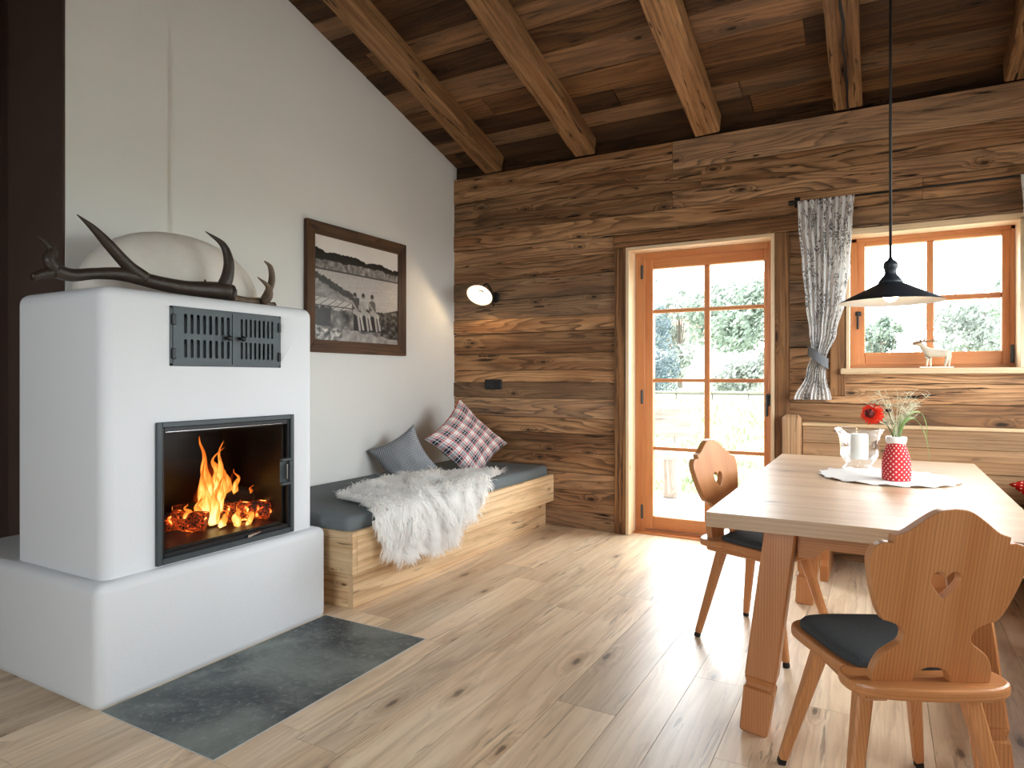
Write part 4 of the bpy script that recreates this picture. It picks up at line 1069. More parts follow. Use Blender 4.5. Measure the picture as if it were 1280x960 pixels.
# ================================================================== DINING TABLE
TX0, TX1, TY0, TY1, TZ = 2.80, 3.716, -2.645, -.752, .76
tb = wthing('dining_table', 'light wooden dining table with splayed notched legs', 'table', (3.258, -1.70, 0))
tops = []; nb = 5
mb = MB()
nb = 8
for i in range(nb):
    a = TY0+(TY1-TY0)*i/nb; b = TY0+(TY1-TY0)*(i+1)/nb
    mb.add(box((TX0, a, TZ-.048), (TX1, b, TZ), .0008), grain=(1, 0, 0), tint=(R.uniform(.42, .58), .5))
mb.build('tabletop', M['table_wood'], tb)
def turned_leg(foot, top):
    foot, top = V3(foot), V3(top); d = (top-foot).normalized(); L = (top-foot).length; out = []
    at = lambda t: foot+d*L*t
    out.append(taper(at(0), at(.215), (.044, .044), (.049, .049), .006))
    out.append(taper(at(.20), at(.245), (.040, .040), (.040, .040), .003))
    out.append(taper(at(.232), at(.262), (.042, .042), (.050, .050), .003))
    out.append(taper(at(.258), at(1), (.050, .050), (.050, .050), .006))
    return out
for fx, tx, fy, ty in ((2.925, 3.010, -2.475, -2.43), (3.595, 3.510, -2.475, -2.43), (2.945, 3.010, -1.0, -1.03), (3.575, 3.510, -1.0, -1.03)):
    part(turned_leg((fx, fy, 0), (tx, ty, TZ-.048)), 'leg', M['pine'], tb, tint=(.35, .5), grain=(0, 0, 1), off=(R.uniform(0, 9), R.uniform(0, 9)))
def apron(p0, p1, th, nrm):
    """rail with scooped ends, from p0 to p1 (x, y), outward normal"""
    p0, p1 = V3((*p0, 0)), V3((*p1, 0)); L = (p1-p0).length; d = (p1-p0)/L
    h = .118; s = .035
    o = [(0, 0), (0, -h), (.045, -h)]+[(.045+s*math.sin(t*PI/2/5), -h+s*(1-math.cos(t*PI/2/5))*.9) for t in range(1, 6)]
    o += [(L-x, y) for x, y in o[::-1]]
    n = V3((*nrm, 0))
    o2 = [(0, 0), (0, -h), (.05, -h), (.085, -h+.034), (L-.085, -h+.034), (L-.05, -h), (L, -h), (L, 0)]
    return slab_outline(o2, [], th, lambda x, y, t: p0+d*x+V3((0, 0, TZ-.048+y))+n*(t-th), .002)
part(apron((3.055, -2.435), (3.465, -2.435), .03, (0, -1)), 'apron', M['pine'], tb, grain=(1, 0, 0), tint=(.2, .5))
part(apron((3.055, -1.03), (3.465, -1.03), .03, (0, 1)), 'apron', M['pine'], tb, grain=(1, 0, 0), tint=(.2, .5))
part(apron((3.005, -2.385), (3.005, -1.075), .03, (-1, 0)), 'apron', M['pine'], tb, grain=(0, 1, 0), tint=(.2, .5))
part(apron((3.515, -2.385), (3.515, -1.075), .03, (1, 0)), 'apron', M['pine'], tb, grain=(0, 1, 0), tint=(.2, .5))

# ================================================================== CHAIRS
def mirror(run): return [(-x, y) for x, y in run[::-1]]
half = [[(.143, 0), (.141, .035), (.126, .070), (.100, .092)], [(.100, .092), (.084, .105), (.080, .125), (.090, .142), (.112, .154), (.133, .160)],
        [(.133, .160), (.148, .185), (.166, .235), (.180, .290), (.182, .315), (.172, .340), (.152, .350), (.133, .349)], [(.133, .349), (.133, .366)],
        [(.133, .366), (.105, .376), (.070, .402), (.035, .424), (0, .430)]]
full = [[(.047, 0), (.143, 0)]]+half
fullL = [mirror(r) for r in half[::-1]]+[[(-.143, 0), (-.047, 0)]]
arch = [[(-.047, 0), (-.038, .024), (-.018, .038), (.0, .040), (.018, .038), (.038, .024), (.047, 0)]]
BACK = outline(full+fullL+arch, 5)
HEART = outline([[(0, .215), (.018, .233), (.032, .252), (.034, .268), (.024, .279), (.010, .278), (0, .266)], [(0, .266), (-.010, .278), (-.024, .279), (-.034, .268), (-.032, .252), (-.018, .233), (0, .215)]], 4)
sh_ = [[(0, .226), (.10, .224), (.165, .208), (.198, .165), (.200, .110), (.188, .0), (.176, -.085), (.172, -.112)], [(.172, -.112), (.192, -.135), (.198, -.170), (.185, -.215), (.12, -.248), (0, -.258)]]
SEAT = outline(sh_+[mirror(r) for r in sh_[::-1]], 5)
ch_ = [[(0, .205), (.09, .203), (.150, .188), (.178, .150), (.180, .105), (.170, .0), (.158, -.085), (.140, -.132)], [(.140, -.132), (.07, -.142), (0, -.145)]]
CUSH = outline(ch_+[mirror(r) for r in ch_[::-1]], 5)
def make_chair(label, loc, rz):
    t = thing('dining_chair', label, 'chair', loc, rz, 'wooden farmhouse chairs at the dining table')
    SZ = .453
    part(slab_outline(SEAT, [], .030, lambda x, y, k: V3((x, y, SZ-.030+k)), .008), 'seat', M['pine'], t, grain=(1, 0, 0), tint=(.45, .5))
    # padded felt: crowned top
    bm = bmesh.new(); rows = []
    for sc_, zz in ((.985, 0), (1.0, .006), (.995, .013), (.96, .021), (.88, .027), (.70, .031), (.4, .033)):
        rows.append([bm.verts.new((x*sc_, .03+(y-.03)*sc_, SZ+zz)) for x, y in CUSH])
    cv = bm.verts.new((0, .03, SZ+.0335)); n_ = len(CUSH)
    for A, B in zip(rows, rows[1:]):
        for k in range(n_): bm.faces.new((A[k], A[(k+1) % n_], B[(k+1) % n_], B[k]))
    for k in range(n_): bm.faces.new((rows[-1][k], rows[-1][(k+1) % n_], cv))
    bmesh.ops.recalc_face_normals(bm, faces=bm.faces[:])
    part(bm, 'cushion_pad', M['felt_grey'], t, smooth=True)
    tilt = math.radians(13)
    def mp(x, h, k):
        h *= 1.07
        return V3((x, -.172-.034+k-math.sin(tilt)*h, SZ-.004+math.cos(tilt)*h))
    part(slab_outline(BACK, [HEART], .030, mp, .0035), 'backrest', M['pine'], t, grain=(0, -.22, .97), tint=(.40, .5), off=(2.2, 3.25))
    for s in (-1, 1):
        part(box((s*.128-.036, -.20, SZ-.056), (s*.128+.036, .165, SZ-.029), .008), 'batten', M['pine'], t, grain=(0, 1, 0), tint=(.1, .5))
        for f in (-1, 1):
            lg = part(taper((s*.206, f*.213, .018), (s*.128, f*.125-.01, SZ-.045), (.0135, .0135), (.021, .021), .006, twist=.0, up=(0, 1, 0)), 'leg', M['pine'], t, grain=(0, 0, 1), tint=(.35, .5))
            part(taper((s*.2095, f*.2165, .0), (s*.206, f*.213, .020), (.0115, .0115), (.0115, .0115), .003, up=(0, 1, 0)), 'glide', M['foot_black'], lg)
    return t
make_chair('wooden chair nearest the camera with heart cut out, seen from behind', (3.315, -2.744, 0), math.radians(27))
make_chair('wooden heart chair on the left long side of the table by the glass door', (2.833, -1.638, 0), math.radians(-111))

# ================================================================== CORNER BENCH
cb = wthing('corner_bench', 'knotty pine corner bench with plank backrest under the window', 'bench', (3.9, -.4, 0))
part(box((2.722, -.125, 0), (2.838, -.034, .952), .02), 'end_post', M['bench_board'], cb, tint=(.95, .5))
bk = [box((2.842, -.052, .46), (4.46, -.008, .62), .003), box((2.842, -.052, .622), (4.46, -.008, .765), .003), box((2.842, -.052, .767), (4.46, -.008, .878), .003)]
part(bk, 'backrest', M['bench_board'], cb, grain=(1, 0, 0))
part(box((2.84, -.062, .878), (4.47, -.004, .900), .004), 'backrest_cap', M['larch_board'], cb, tint=(.45, .5))
part([box((2.86, -.50, .412), (4.46, -.27, .447), .004), box((2.86, -.268, .412), (4.46, -.05, .447), .004)], 'seat', M['bench_board'], cb, grain=(1, 0, 0))
pr_ = [(-.56, 0), (-.56, .09), (-.53, .12), (-.545, .20), (-.51, .30), (-.50, .411), (-.06, .411), (-.06, 0)]
part(slab_outline([(p[0], p[1]) for p in pr_[::-1]], [], .045, lambda x, y, k: V3((2.985+k, x, y)), .004), 'end_panel', M['pine'], cb, grain=(0, 0, 1), tint=(.5, .5))
part(box((3.03, -.10, .17), (3.85, -.07, .26), .003), 'rail', M['bench_board'], cb)
part([box((3.785, -2.42, .412), (4.02, -.50, .447), .006), box((4.022, -2.42, .412), (4.28, -.50, .447), .004)], 'seat', M['larch_board'], cb, grain=(0, 1, 0))
part([box((4.35, -2.40, .46), (4.395, -.06, .62), .003), box((4.35, -2.40, .622), (4.395, -.06, .765), .003), box((4.35, -2.40, .767), (4.395, -.06, .878), .003)], 'backrest', M['bench_board'], cb, grain=(0, 1, 0))
part(box((3.84, -2.36, 0), (4.34, -2.315, .411), .004), 'end_panel', M['pine'], cb, grain=(0, 0, 1))
part(box((4.27, -2.315, 0), (4.30, -.10, .411), .003), 'rail', M['bench_board'], cb)
single(soft_box((3.815, -2.38, .446), (4.29, -.56, .476), .014, 9, .002), 'bench_cushion', M['felt_grey'], 'flat grey felt cushion on the bench right of the table', 'seat cushion', smooth=True)
pillow('cushion', M['cushion_red'], 'red cushion with small dots leaning on the bench backrest at the right edge', (4.235, -.115, .800), (3.935, -.175, .585), (4.44, -.22, .53), .462, .12, size=.37)

# ================================================================== ON THE TABLE
dm = []
for i in range(160):
    a = 2*PI*i/160; r = .262*(1+.05*abs(math.sin(a*15))+.008*math.sin(a*5+1)); dm.append((r*math.cos(a), r*math.sin(a)))
bm = slab_outline(dm, [], .0028, lambda x, y, k: V3((3.325+x, -1.515+y*.98, TZ+.0005+k+max(0, (math.hypot(x, y)-.235))*.13*(1+.8*math.sin(math.atan2(y, x)*15)))), 0)
single(bm, 'doily', M['doily'], 'pale round lace edged cloth under the vase and candle', 'doily')
DZ = TZ+.0032
cx, cy = 3.212, -1.372
prof = [(0, 0), (.066, .001), (.072, .008), (.070, .018), (.056, .030), (.054, .038), (.066, .052), (.079, .075), (.082, .11), (.083, .145), (.090, .172), (.105, .196), (.107, .200), (.103, .199), (.086, .172), (.079, .145), (.077, .11), (.072, .078), (.056, .060), (.0, .056)]
gl = single(lathe(prof, 44, (cx, cy, DZ)), 'hurricane_glass', M['table_glass'], 'clear flared glass candle holder on a foot, left of the red vase', 'candle holder', smooth=True)
cd = wthing('candle', 'thick white pillar candle inside the clear glass holder', 'candle', (cx, cy, DZ+.058))
part(lathe([(0, 0), (.036, .001), (.037, .003), (.037, .113), (.034, .117), (.022, .114), (0, .110)], 32, (cx, cy, DZ+.0585)), 'wax', M['wax'], cd, smooth=True)
part(tube([(cx, cy, DZ+.167), (cx, cy, DZ+.176), (cx+.004, cy, DZ+.183)], .0012, 6, 2), 'wick', M['foot_black'], cd)
vx, vy = 3.357, -1.612
vs_ = wthing('bottle_vase', 'small vase wrapped in red cloth with white dots', 'vase', (vx, vy, DZ))
sq = lambda a, z: 1+.07*abs(math.cos(2*a+.4))**3*max(0, 1-z/.14)+.02*math.sin(3*a+z*40)
vp = [(0, 0), (.045, 0), (.051, .006), (.053, .03), (.053, .075), (.050, .105), (.041, .135), (.036, .150), (.035, .166)]
def vase_uv(co, n):
    a = math.atan2(co.y-vy, co.x-vx); return (a*.055+.5, (co.z-DZ))
bm = lathe(vp, 40, (vx, vy, DZ), sq)
part(bm, 'cloth_wrap', M['red_dots'], vs_, smooth=True, uvf=vase_uv)
part(lathe([(.033, .150), (.037, .165), (.040, .170), (.040, .186), (.036, .188), (.033, .184), (.031, .15)], 32, (vx, vy, DZ)), 'rim', M['enamel_white'], vs_, smooth=True)
def ribbon(pts, w, side, mbm=None):
    bm = bmesh.new(); ps = catmull(pts, 5); n = len(ps); rows = []
    for i, p in enumerate(ps):
        t = i/(n-1); ww = w*(1-t**2.2)*min(1, .4+t*4)+.0004
        d = (ps[min(i+1, n-1)]-ps[max(i-1, 0)]).normalized(); s = V3(side); s = (s-d*s.dot(d)).normalized(); q = d.cross(s)*ww*.25
        rows.append((bm.verts.new(p-s*ww+q), bm.verts.new(p), bm.verts.new(p+s*ww+q)))
    for A, B in zip(rows, rows[1:]):
        for k in (0, 1): bm.faces.new((A[k], A[k+1], B[k+1], B[k]))
    return bm
cr = V3((.8725, .4886, 0)); VT = V3((vx, vy, DZ+.18))
hd = V3((vx, vy, 0))-cr*.098+V3((-.004, -.006, 1.046))
dh = wthing('dahlia', 'red dahlia bloom leaning left out of the dotted vase', 'flower', (vx, vy, DZ+.1))
part(tube([VT-cr*.004-V3((0, 0, .12)), VT-cr*.012, VT-cr*.050+V3((0, 0, .07)), hd+V3((.01, .018, -.006))], .0024, 8, 6), 'stem', M['stem_green'], dh, smooth=True)
fd_ = V3((-.35, -.85, .15)).normalized(); q = V3((0, 0, 1)).rotation_difference(fd_); bm = bmesh.new()
for ring in range(9):
    th = math.radians(14+ring*13.5); npet = 6+ring*3 if ring < 6 else 22
    for k in range(npet):
        a = 2*PI*(k+.5*(ring % 2))/npet; d0 = V3((math.sin(th)*math.cos(a), math.sin(th)*math.sin(a), math.cos(th)))
        tg = V3((-math.sin(a), math.cos(a), 0)); L = (.030+.012*min(1, ring/5))*(1+.16*math.sin(k*7.3+ring*2.1)); w = .0043; up = d0.cross(tg)
        pts = [d0*.010, d0*L*.6-tg*w+up*.001, d0*L*.6+tg*w+up*.001, d0*L*.92-tg*w*.8-up*.003, d0*L*.92+tg*w*.8-up*.003, d0*L*1.02]
        vvv = [bm.verts.new(hd+q @ V3(p)) for p in pts]
        bm.faces.new((vvv[0], vvv[2], vvv[1])); bm.faces.new((vvv[1], vvv[2], vvv[4], vvv[3])); bm.faces.new((vvv[3], vvv[4], vvv[5]))
bl = part(bm, 'bloom', M['dahlia'], dh)
bm = bmesh.new(); bmesh.ops.create_icosphere(bm, subdivisions=3, radius=.019)
for v in bm.verts: v.co = q @ (v.co*(1+.18*mnoise.noise(v.co*160)))+hd+fd_*.020
part(bm, 'heart', M['dahlia_heart'], dh)
bd = wthing('flower_bud', 'dark closed bud on a thin stem behind the red dahlia', 'flower', (vx, vy, DZ+.1))
hb = V3((vx, vy, 0))-cr*.032+V3((0, .01, 1.058))
part(tube([VT+V3((0, 0, -.1)), VT, VT-cr*.02+V3((0, .01, .06)), hb], .0018, 7, 5), 'stem', M['stem_green'], bd, smooth=True)
bm = bmesh.new(); bmesh.ops.create_icosphere(bm, subdivisions=2, radius=.009)
for v in bm.verts: v.co = V3((v.co.x*1.5, v.co.y, v.co.z*.9))+hb+V3((-.002, 0, .003))
part(bm, 'bud', M['bud'], bd, smooth=True)
lf = wthing('leaf_spray', 'green ribbon leaves arching right out of the dotted vase', 'leaves', (vx, vy, DZ+.1))
for pts, w in (([(0, -.10), (.012, .0), (.016, .06), (.020, .105)], .016), ([(0, -.1), (.02, .03), (.05, .095), (.10, .11), (.125, .06), (.130, .0)], .009), ([(0, -.1), (.024, .04), (.07, .085), (.115, .03), (.135, -.05), (.138, -.10)], .008), ([(.01, -.1), (.034, .0), (.040, -.05), (.052, -.105)], .010), ([(0, -.1), (-.01, .02), (.0, .07)], .008)):
    part(ribbon([VT+cr*a+V3((.0, -.02*abs(a)*8, b)) for a, b in pts], w, (-.4, .8, .3)), 'leaf', M['leaf_green'], lf)
gs = wthing('grass_spray', 'airy pale grass seed heads standing in the dotted vase', 'grasses', (vx, vy, DZ+.1))
rr = random.Random(31); mb = MB()
for k in range(34):
    a = rr.uniform(-1.15, .95); hgt = rr.uniform(.07, .19); dpt = rr.uniform(-.06, .06)
    sx = math.sin(a)*hgt*rr.uniform(.7, 1.15)
    tip = VT+cr*sx+V3((dpt*.4, dpt, hgt*math.cos(a*.8)+.02))
    mid = VT+cr*sx*.35+V3((dpt*.15, dpt*.3, hgt*.6))
    mb.add(tube([VT-V3((0, 0, .08)), VT+V3((dpt*.1, 0, .01)), mid, tip], [.0009, .0008, .0006, .0004], 5, 4), smooth=True)
    for j in range(9):
        t = rr.uniform(.45, 1); p = mid.lerp(tip, t); d = (cr*rr.uniform(-1, 1)+V3((0, rr.uniform(-.8, .8), rr.uniform(-.1, .9)))).normalized()
        mb.add(tube([p, p+d*.016, p+d*rr.uniform(.022, .040)+V3((0, 0, -.004))], [.0005, .0004, .0007], 4, 2), smooth=True)
o = mb.build('seed_heads', M['grass_pale'], gs); o['kind'] = 'stuff'

# ================================================================== REINDEER ON THE SILL
rd = wthing('reindeer_figurine', 'small painted wooden reindeer figurine on the window sill', 'figurine', (3.60, .03, 1.26))
def skin(name, nodes, edges_, mat, parent, sub=2):
    me = bpy.data.meshes.new(name); me.from_pydata([n[0] for n in nodes], edges_, []); o = bpy.data.objects.new(name, me); C.objects.link(o)
    md = o.modifiers.new('s', 'SKIN'); md.use_smooth_shade = True
    for i, n in enumerate(nodes):
        sv = me.skin_vertices[0].data[i]; sv.radius = n[1] if isinstance(n[1], tuple) else (n[1], n[1]); sv.use_root = i == 0
    ss = o.modifiers.new('u', 'SUBSURF'); ss.levels = ss.render_levels = sub
    bpy.context.view_layer.update()
    dgr = bpy.context.evaluated_depsgraph_get(); e = o.evaluated_get(dgr); m2 = bpy.data.meshes.new_from_object(e)
    bpy.data.objects.remove(o); bpy.data.meshes.remove(me)
    o2 = bpy.data.objects.new(name, m2); m2.materials.clear(); m2.materials.append(mat); C.objects.link(o2)
    if parent is not None:
        o2.parent = parent
        if parent.name in WORLD: o2.matrix_parent_inverse = Matrix.Translation(-parent.location)
    return o2
Y, Z = .03, 1.268
P = lambda x, z, dy=0: (3.535+x, Y+dy, Z+z)
nodes = [(P(.06, .082), (.018, .027)), (P(.10, .084), (.018, .026)), (P(.128, .082), (.016, .024)), (P(.025, .088), (.018, .027)), (P(.004, .108), (.014, .02)), (P(-.008, .130), (.014, .018)), (P(-.022, .145), (.013, .015)), (P(-.048, .145), (.009, .010)),
         (P(.018, .050, -.008), .008), (P(.014, .0, -.009), .0055), (P(.034, .050, .008), .008), (P(.036, .0, .009), .0055), (P(.120, .050, -.008), .010), (P(.108, .0, -.009), .0055), (P(.134, .050, .008), .010), (P(.132, .0, .009), .0055), (P(.142, .095), .006)]
body_ = skin('body', nodes, [(0, 1), (1, 2), (0, 3), (3, 4), (4, 5), (5, 6), (6, 7), (3, 8), (8, 9), (3, 10), (10, 11), (2, 12), (12, 13), (2, 14), (14, 15), (2, 16)], M['deer_white'], rd, 1)
part(tube([P(-.062, .145), P(-.056, .146), P(-.040, .149), P(-.018, .154)], [.007, .0105, .0125, .0125], 12, 4), 'muzzle', M['deer_brown'], rd, smooth=True)
for dy in (-.007, .007):
    part([tube([P(-.020, .155, dy), P(-.006, .160, dy*2), P(.020, .157, dy*2.5), P(.042, .166, dy*2.5), P(.052, .182, dy*2.5)], [0.0053, 0.0047, 0.0042, 0.0034, 0.0019], 6, 4),
          tube([P(.030, .160, dy*2.5), P(.050, .158, dy*2.5), P(.062, .155, dy*2.5)], [0.0038, 0.0030, 0.0019], 6, 3), tube([P(.038, .164, dy*2.5), P(.052, .167, dy*2.5), P(.060, .168, dy*2.5)], [0.0038, 0.0030, 0.0019], 6, 3),
          tube([P(-.012, .158, dy*2), P(-.022, .172, dy*2), P(-.020, .186, dy*2)], [0.0042, 0.0038, 0.0019], 6, 3), tube([P(-.004, .160, dy*2), P(.002, .172, dy*2), P(.012, .180, dy*2)], [0.0042, 0.0038, 0.0019], 6, 3)], 'antlers', M['deer_brown'], rd, smooth=True)
part(box((3.512, Y-.018, 1.2605), (3.690, Y+.018, 1.268), .002), 'stand', M['wax'], rd)

# ================================================================== OUTSIDE
tag(MB().add(box((-4, .281, -.30), (8, 2.55, -.09), .004)).build('terrace', M['terrace']), 'pale stone terrace outside the glass door', 'terrace', None, 'structure')
bm = bmesh.new(); g = {}
def gz(y): return -.15 if y < 3 else -.15+.86*min(1, (y-3)/8.5) if y < 11.5 else .71+(y-11.5)*.012
for i in range(41):
    for j in range(41):
        x = -40+80*i/40; y = 2.4+(60*(j/40)**1.6)
        g[i, j] = bm.verts.new((x, y, gz(y)+.05*mnoise.noise(V3((x*.4, y*.4, 0)))*min(1, (y-2.4))))
for i in range(40):
    for j in range(40): bm.faces.new((g[i, j], g[i+1, j], g[i+1, j+1], g[i, j+1]))
tag(MB().add(bm, smooth=True).build('lawn', M['meadow']), 'pale overgrown lawn rising behind the terrace', 'lawn', None, 'structure')
vv = []; ff = []; rr = random.Random(77)
for k in range(9000):
    y = 2.45+8.4*rr.random()**1.5; x = 3.3-.1*(y+4.8)+rr.uniform(-.32, .34)*(y+4.8)
    if y < 2.62: continue
    h = rr.uniform(.05, .16)*(1 if y < 6 else 1.4); b = len(vv); z = gz(y)-.01; w = .006+.002*rr.random()*y; lx, ly = rr.uniform(-.07, .07), rr.uniform(-.07, .07)
    vv += [(x-w, y, z), (x+w, y, z), (x+lx*.5+w*.6, y+ly*.5, z+h*.6), (x+lx*.5-w*.6, y+ly*.5, z+h*.6), (x+lx, y+ly, z+h)]
    ff += [(b, b+1, b+2, b+3), (b+3, b+2, b+4)]
me = bpy.data.meshes.new('tall_grass'); me.from_pydata(vv, [], ff); me.materials.append(M['meadow']); me.update()
o = bpy.data.objects.new('tall_grass', me); C.objects.link(o); tag(o, 'tall pale grass growing on the lawn outside', 'grass', None, 'stuff')
tag(MB().add(box((4.76, -14, -.25), (30, 2.39, -.16), 0)).add(box((-30, 0.3, -.25), (-4.01, 2.39, -.16), 0)).add(box((-30, -30, -.25), (4.75, -6.86, -.16), 0)).build('ground', M['gravel']), 'unseen pale gravel path around the other sides of the house', 'ground', None, 'structure')  # unseen ground, added to cut light from below and keep the bounce neutral
# low dry wall at the top of the lawn
mb = MB(); rr = random.Random(8)
x = -9.0
while x < 9:
    w = rr.uniform(.35, .9); mb.add(box((x, 11.3, .5), (x+w-.02, 11.7, .80+rr.uniform(0, .03)), .02)); 
    mb.add(box((x-.02, 11.26, .80), (x+w-.01, 11.74, .86+rr.uniform(0, .03)), .02), mi=1); x += w
tag(mb.build('garden_wall', [M['stone'], M['stone_dark']]), 'low pale garden wall with dark top across the lawn', 'wall')
# chunky garden bench on the terrace
gb = wthing('garden_bench', 'chunky pale wooden garden bench on the terrace outside the door', 'bench', (.7, 2.25, -.09))
part(box((1.25, 2.13, -.09), (1.42, 2.24, .345), .008), 'leg', M['garden_wood'], gb)
part(box((-.25, 2.13, -.09), (-.08, 2.24, .345), .008), 'leg', M['garden_wood'], gb)
part(box((-.35, 1.95, .345), (1.47, 2.36, .405), .01), 'seat', M['garden_wood'], gb)
part(box((1.30, 2.33, .39), (1.37, 2.39, .60), .006), 'back_post', M['garden_wood'], gb)
part(box((-.20, 2.33, .39), (-.13, 2.39, .60), .006), 'back_post', M['garden_wood'], gb)
part(box((-.35, 2.31, .56), (1.52, 2.37, .88), .01), 'backrest', M['garden_wood'], gb)
def leaves(blobs, n, size, seed):
    rr = random.Random(seed); vv = []; ff = []; tot = sum(b[3]**2 for b in blobs)
    for (bx, by, bz, br) in blobs:
        for _ in range(int(n*br*br/tot)):
            while True:
                d = V3((rr.uniform(-1, 1), rr.uniform(-1, 1), rr.uniform(-1, 1)))
                if .45 < d.length < 1: break
            f = 1+.3*mnoise.noise(d*2.3+V3((seed, bx, bz)))
            p = V3((bx, by, bz))+d*br*f; nn = V3((rr.gauss(0, 1), rr.gauss(0, 1), rr.gauss(0, 1))).normalized(); a = nn.orthogonal().normalized(); b = nn.cross(a)
            s = size*rr.uniform(.6, 1.3); k = len(vv)
            vv += [tuple(p+a*s), tuple(p+b*s*.5), tuple(p-a*s), tuple(p-b*s*.5)]; ff.append((k, k+1, k+2, k+3))
    me = bpy.data.meshes.new('crown'); me.from_pydata(vv, [], ff); return me
def tree(name, label, cat, x, y, h, r, mat, seed, n=5200, size=.075, group=None, kind='round'):
    z0 = gz(y); t = wthing(name, label, cat, (x, y, z0), group); rr = random.Random(seed)
    if kind == 'cone':
        blobs = []; k = 9
        for i in range(k):
            f = i/(k-1); rad = r*(1-f)*.62+.09
            for j in range(max(1, int(6*(1-f)))): a = rr.uniform(0, 2*PI); blobs.append((x+math.cos(a)*rad, y+math.sin(a)*rad, z0+.35+f*(h-.45), rad*.55+.1))
    else:
        blobs = []
        for i in range(13):
            a = rr.uniform(0, 2*PI); q = rr.random()**.6*r*.68; zz = h*(.20+.72*rr.random()); blobs.append((x+math.cos(a)*q, y+math.sin(a)*q, z0+zz, r*rr.uniform(.26, .46)*(1.15-.45*zz/h)))
    me = leaves(blobs, n, size, seed); me.materials.append(M[mat]); me.update()
    o = bpy.data.objects.new('crown', me); C.objects.link(o); o.parent = t; o.matrix_parent_inverse = Matrix.Translation(-t.location)
    br = [tube([(x, y, z0-.1), (x+.03*r, y, z0+h*.3), (x-.04*r, y+.02, z0+h*.7)], [.07*r, .055*r, .02*r], 8, 4)]
    if kind != 'cone':
        for bb in blobs[:7]: br.append(tube([(x, y, z0+h*.25), ((x+bb[0])/2, (y+bb[1])/2, z0+h*.4), (bb[0], bb[1], bb[2])], [.03*r, .02*r, .008*r], 6, 4))
    part(br, 'trunk', M['bark'], t, smooth=True)
TG = 'trees and shrubs in the garden'
tree('conifer', 'dark bluish conifer at the left edge of the glass door view', 'tree', -2.15, 12.7, 3.5, .62, 'needle', 1, 5200, .045, TG, 'cone')
tree('leafy_tree', 'big green leafy tree filling the right half of the door view', 'tree', -.75, 17.6, 4.1, 2.0, 'leaf_a', 2, 9500, .085, TG)
tree('leafy_tree', 'paler leafy tree in the middle of the door view, right of the house', 'tree', -3.35, 20.0, 4.2, 1.5, 'leaf_b', 3, 5000, .085, TG)
tree('shrub', 'grey green shrub left behind the window beside the lamp', 'shrub', 1.7, 14.0, 2.4, 1.2, 'leaf_b', 4, 4600, .07, TG)
tree('shrub', 'bright green shrub seen through the window behind the reindeer', 'shrub', 3.3, 12.45, 1.9, .62, 'leaf_a', 5, 4200, .055, TG)
tree('shrub', 'broad pale shrub filling the right lower window pane', 'shrub', 5.1, 14.0, 2.45, 1.35, 'leaf_b', 6, 5000, .07, TG)
tree('leafy_tree', 'yellowish young tree at the right edge of the window', 'tree', 5.75, 11.8, 3.0, .75, 'leaf_a', 7, 2400, .06, TG)
tree('shrub', 'low clipped shrub in front of the far house', 'shrub', -2.9, 14.6, 1.0, .55, 'leaf_b', 8, 3000, .06, TG)
tree('shrub', 'low pale shrub behind the garden wall on the right of the door view', 'shrub', .2, 13.4, 1.2, 1.1, 'leaf_b', 9, 3500, .065, TG)
hs = wthing('house', 'far white house with a red roof seen through the glass door', 'house', (-7.3, 30, gz(30)))
zb = gz(30)-.3
part(box((-11, 29, zb), (-4.6, 35, 3.25), 0), 'wall', M['house_white'], hs)
bm = bmesh.new(); A = [(-11.5, 28.4, 3.1), (-4.1, 28.4, 3.1), (-4.1, 32, 4.3), (-11.5, 32, 4.3), (-4.1, 35.6, 3.1), (-11.5, 35.6, 3.1)]
A2 = [(p[0], p[1], p[2]+.25) for p in A]; q = [bm.verts.new(p) for p in A+A2]
for f in ((0, 1, 2, 3), (3, 2, 4, 5), (6, 9, 8, 7), (9, 11, 10, 8), (0, 6, 7, 1), (5, 4, 10, 11), (0, 3, 9, 6), (3, 5, 11, 9), (1, 7, 8, 2), (2, 8, 10, 4)): bm.faces.new([q[i] for i in f])
bmesh.ops.recalc_face_normals(bm, faces=bm.faces[:])
part(bm, 'roof', M['house_roof'], hs)
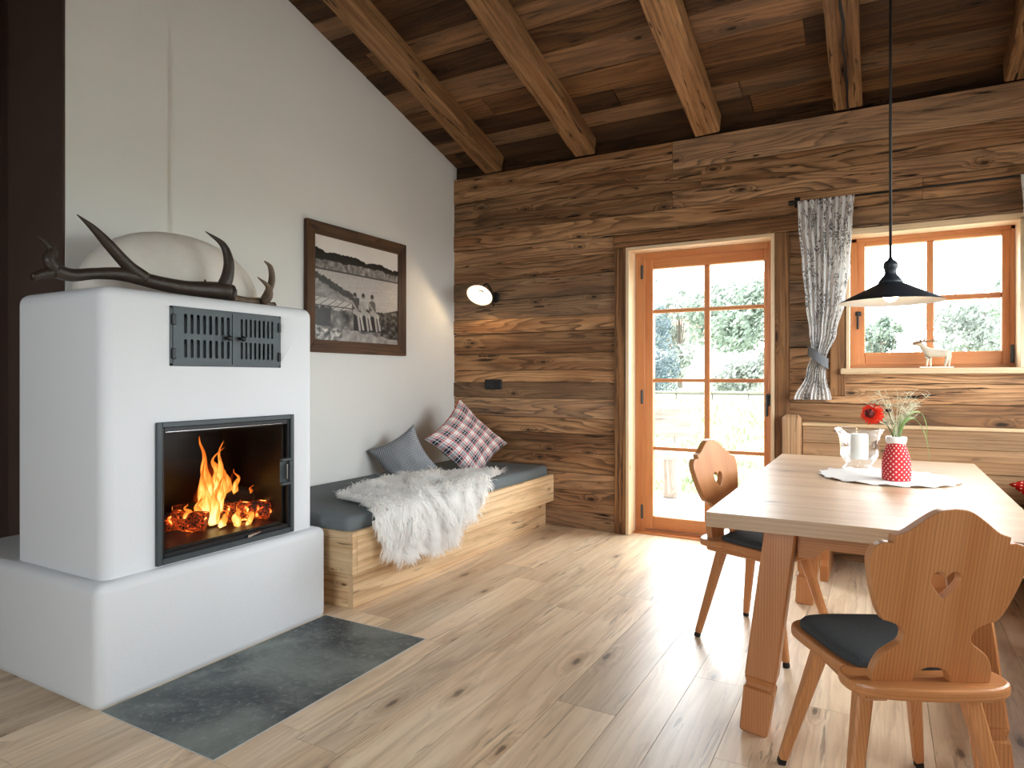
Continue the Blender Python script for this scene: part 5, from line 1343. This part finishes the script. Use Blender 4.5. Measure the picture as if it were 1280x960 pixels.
for xx in (-6.2, -7.9, -9.5):
    for zz in (1.5,): 
        wf = part([box((xx-.55, 28.93, zz), (xx-.49, 29.0, zz+1.0), 0), box((xx+.49, 28.93, zz), (xx+.55, 29.0, zz+1.0), 0), box((xx-.55, 28.93, zz+1.0), (xx+.55, 29.0, zz+1.06), 0), box((xx-.03, 28.93, zz), (xx+.03, 29.0, zz+1), 0)], 'window', M['wax'], hs)
        part(box((xx-.5, 28.95, zz), (xx+.5, 28.99, zz+1), 0), 'pane', M['house_glass'], wf)

# ================================================================== LIGHT, SKY, CAMERA
wd = bpy.data.worlds.new('sky'); sc.world = wd; wd.use_nodes = True
bgn = wd.node_tree.nodes['Background']; bgn.inputs[0].default_value = (.90, .955, 1.0, 1); bgn.inputs[1].default_value = SKY = 12.5
def area(name, loc, rot, sx, sy, power, col=(1, 1, 1), portal=False):
    l = bpy.data.lights.new(name, 'AREA'); l.shape = 'RECTANGLE'; l.size = sx; l.size_y = sy; l.energy = power; l.color = col
    o = bpy.data.objects.new(name, l); C.objects.link(o); o.location = loc; o.rotation_euler = rot
    if portal: l.cycles.is_portal = True
    return o
area('door_daylight', (2.13, .30, 1.1), (-PI/2, 0, 0), 1.05, 2.2, 1, portal=True)
area('window_daylight', (3.56, .30, 1.7), (-PI/2, 0, 0), .92, .9, 1, portal=True)
area('rear_window_daylight', (2.3, YB-.2, 1.55), (PI/2, 0, 0), 1.6, 1.3, 1, portal=True)
area('side_window_daylight', (XR+.2, -1.62, 1.49), (0, PI/2, 0), 1.1, 2.7, 1, portal=True)

sc.cycles.max_bounces = 16; sc.cycles.diffuse_bounces = 8; sc.cycles.transmission_bounces = 12; sc.cycles.transparent_max_bounces = 24
cam = bpy.data.cameras.new('camera'); co = bpy.data.objects.new('camera', cam); C.objects.link(co)
co.location = (3.303, -4.845, 1.2); co.rotation_euler = (PI/2, 0, math.radians(29.25))
cam.sensor_width = 36; cam.lens = 825/1280*36; cam.shift_y = -(480-472)/1280
cam.clip_start = .05; cam.clip_end = 300
sc.camera = co
sc.view_settings.view_transform = 'Standard'; sc.view_settings.look = 'None'; sc.view_settings.exposure = 0.32; sc.view_settings.gamma = 1.0
sc.view_settings.use_curve_mapping = False
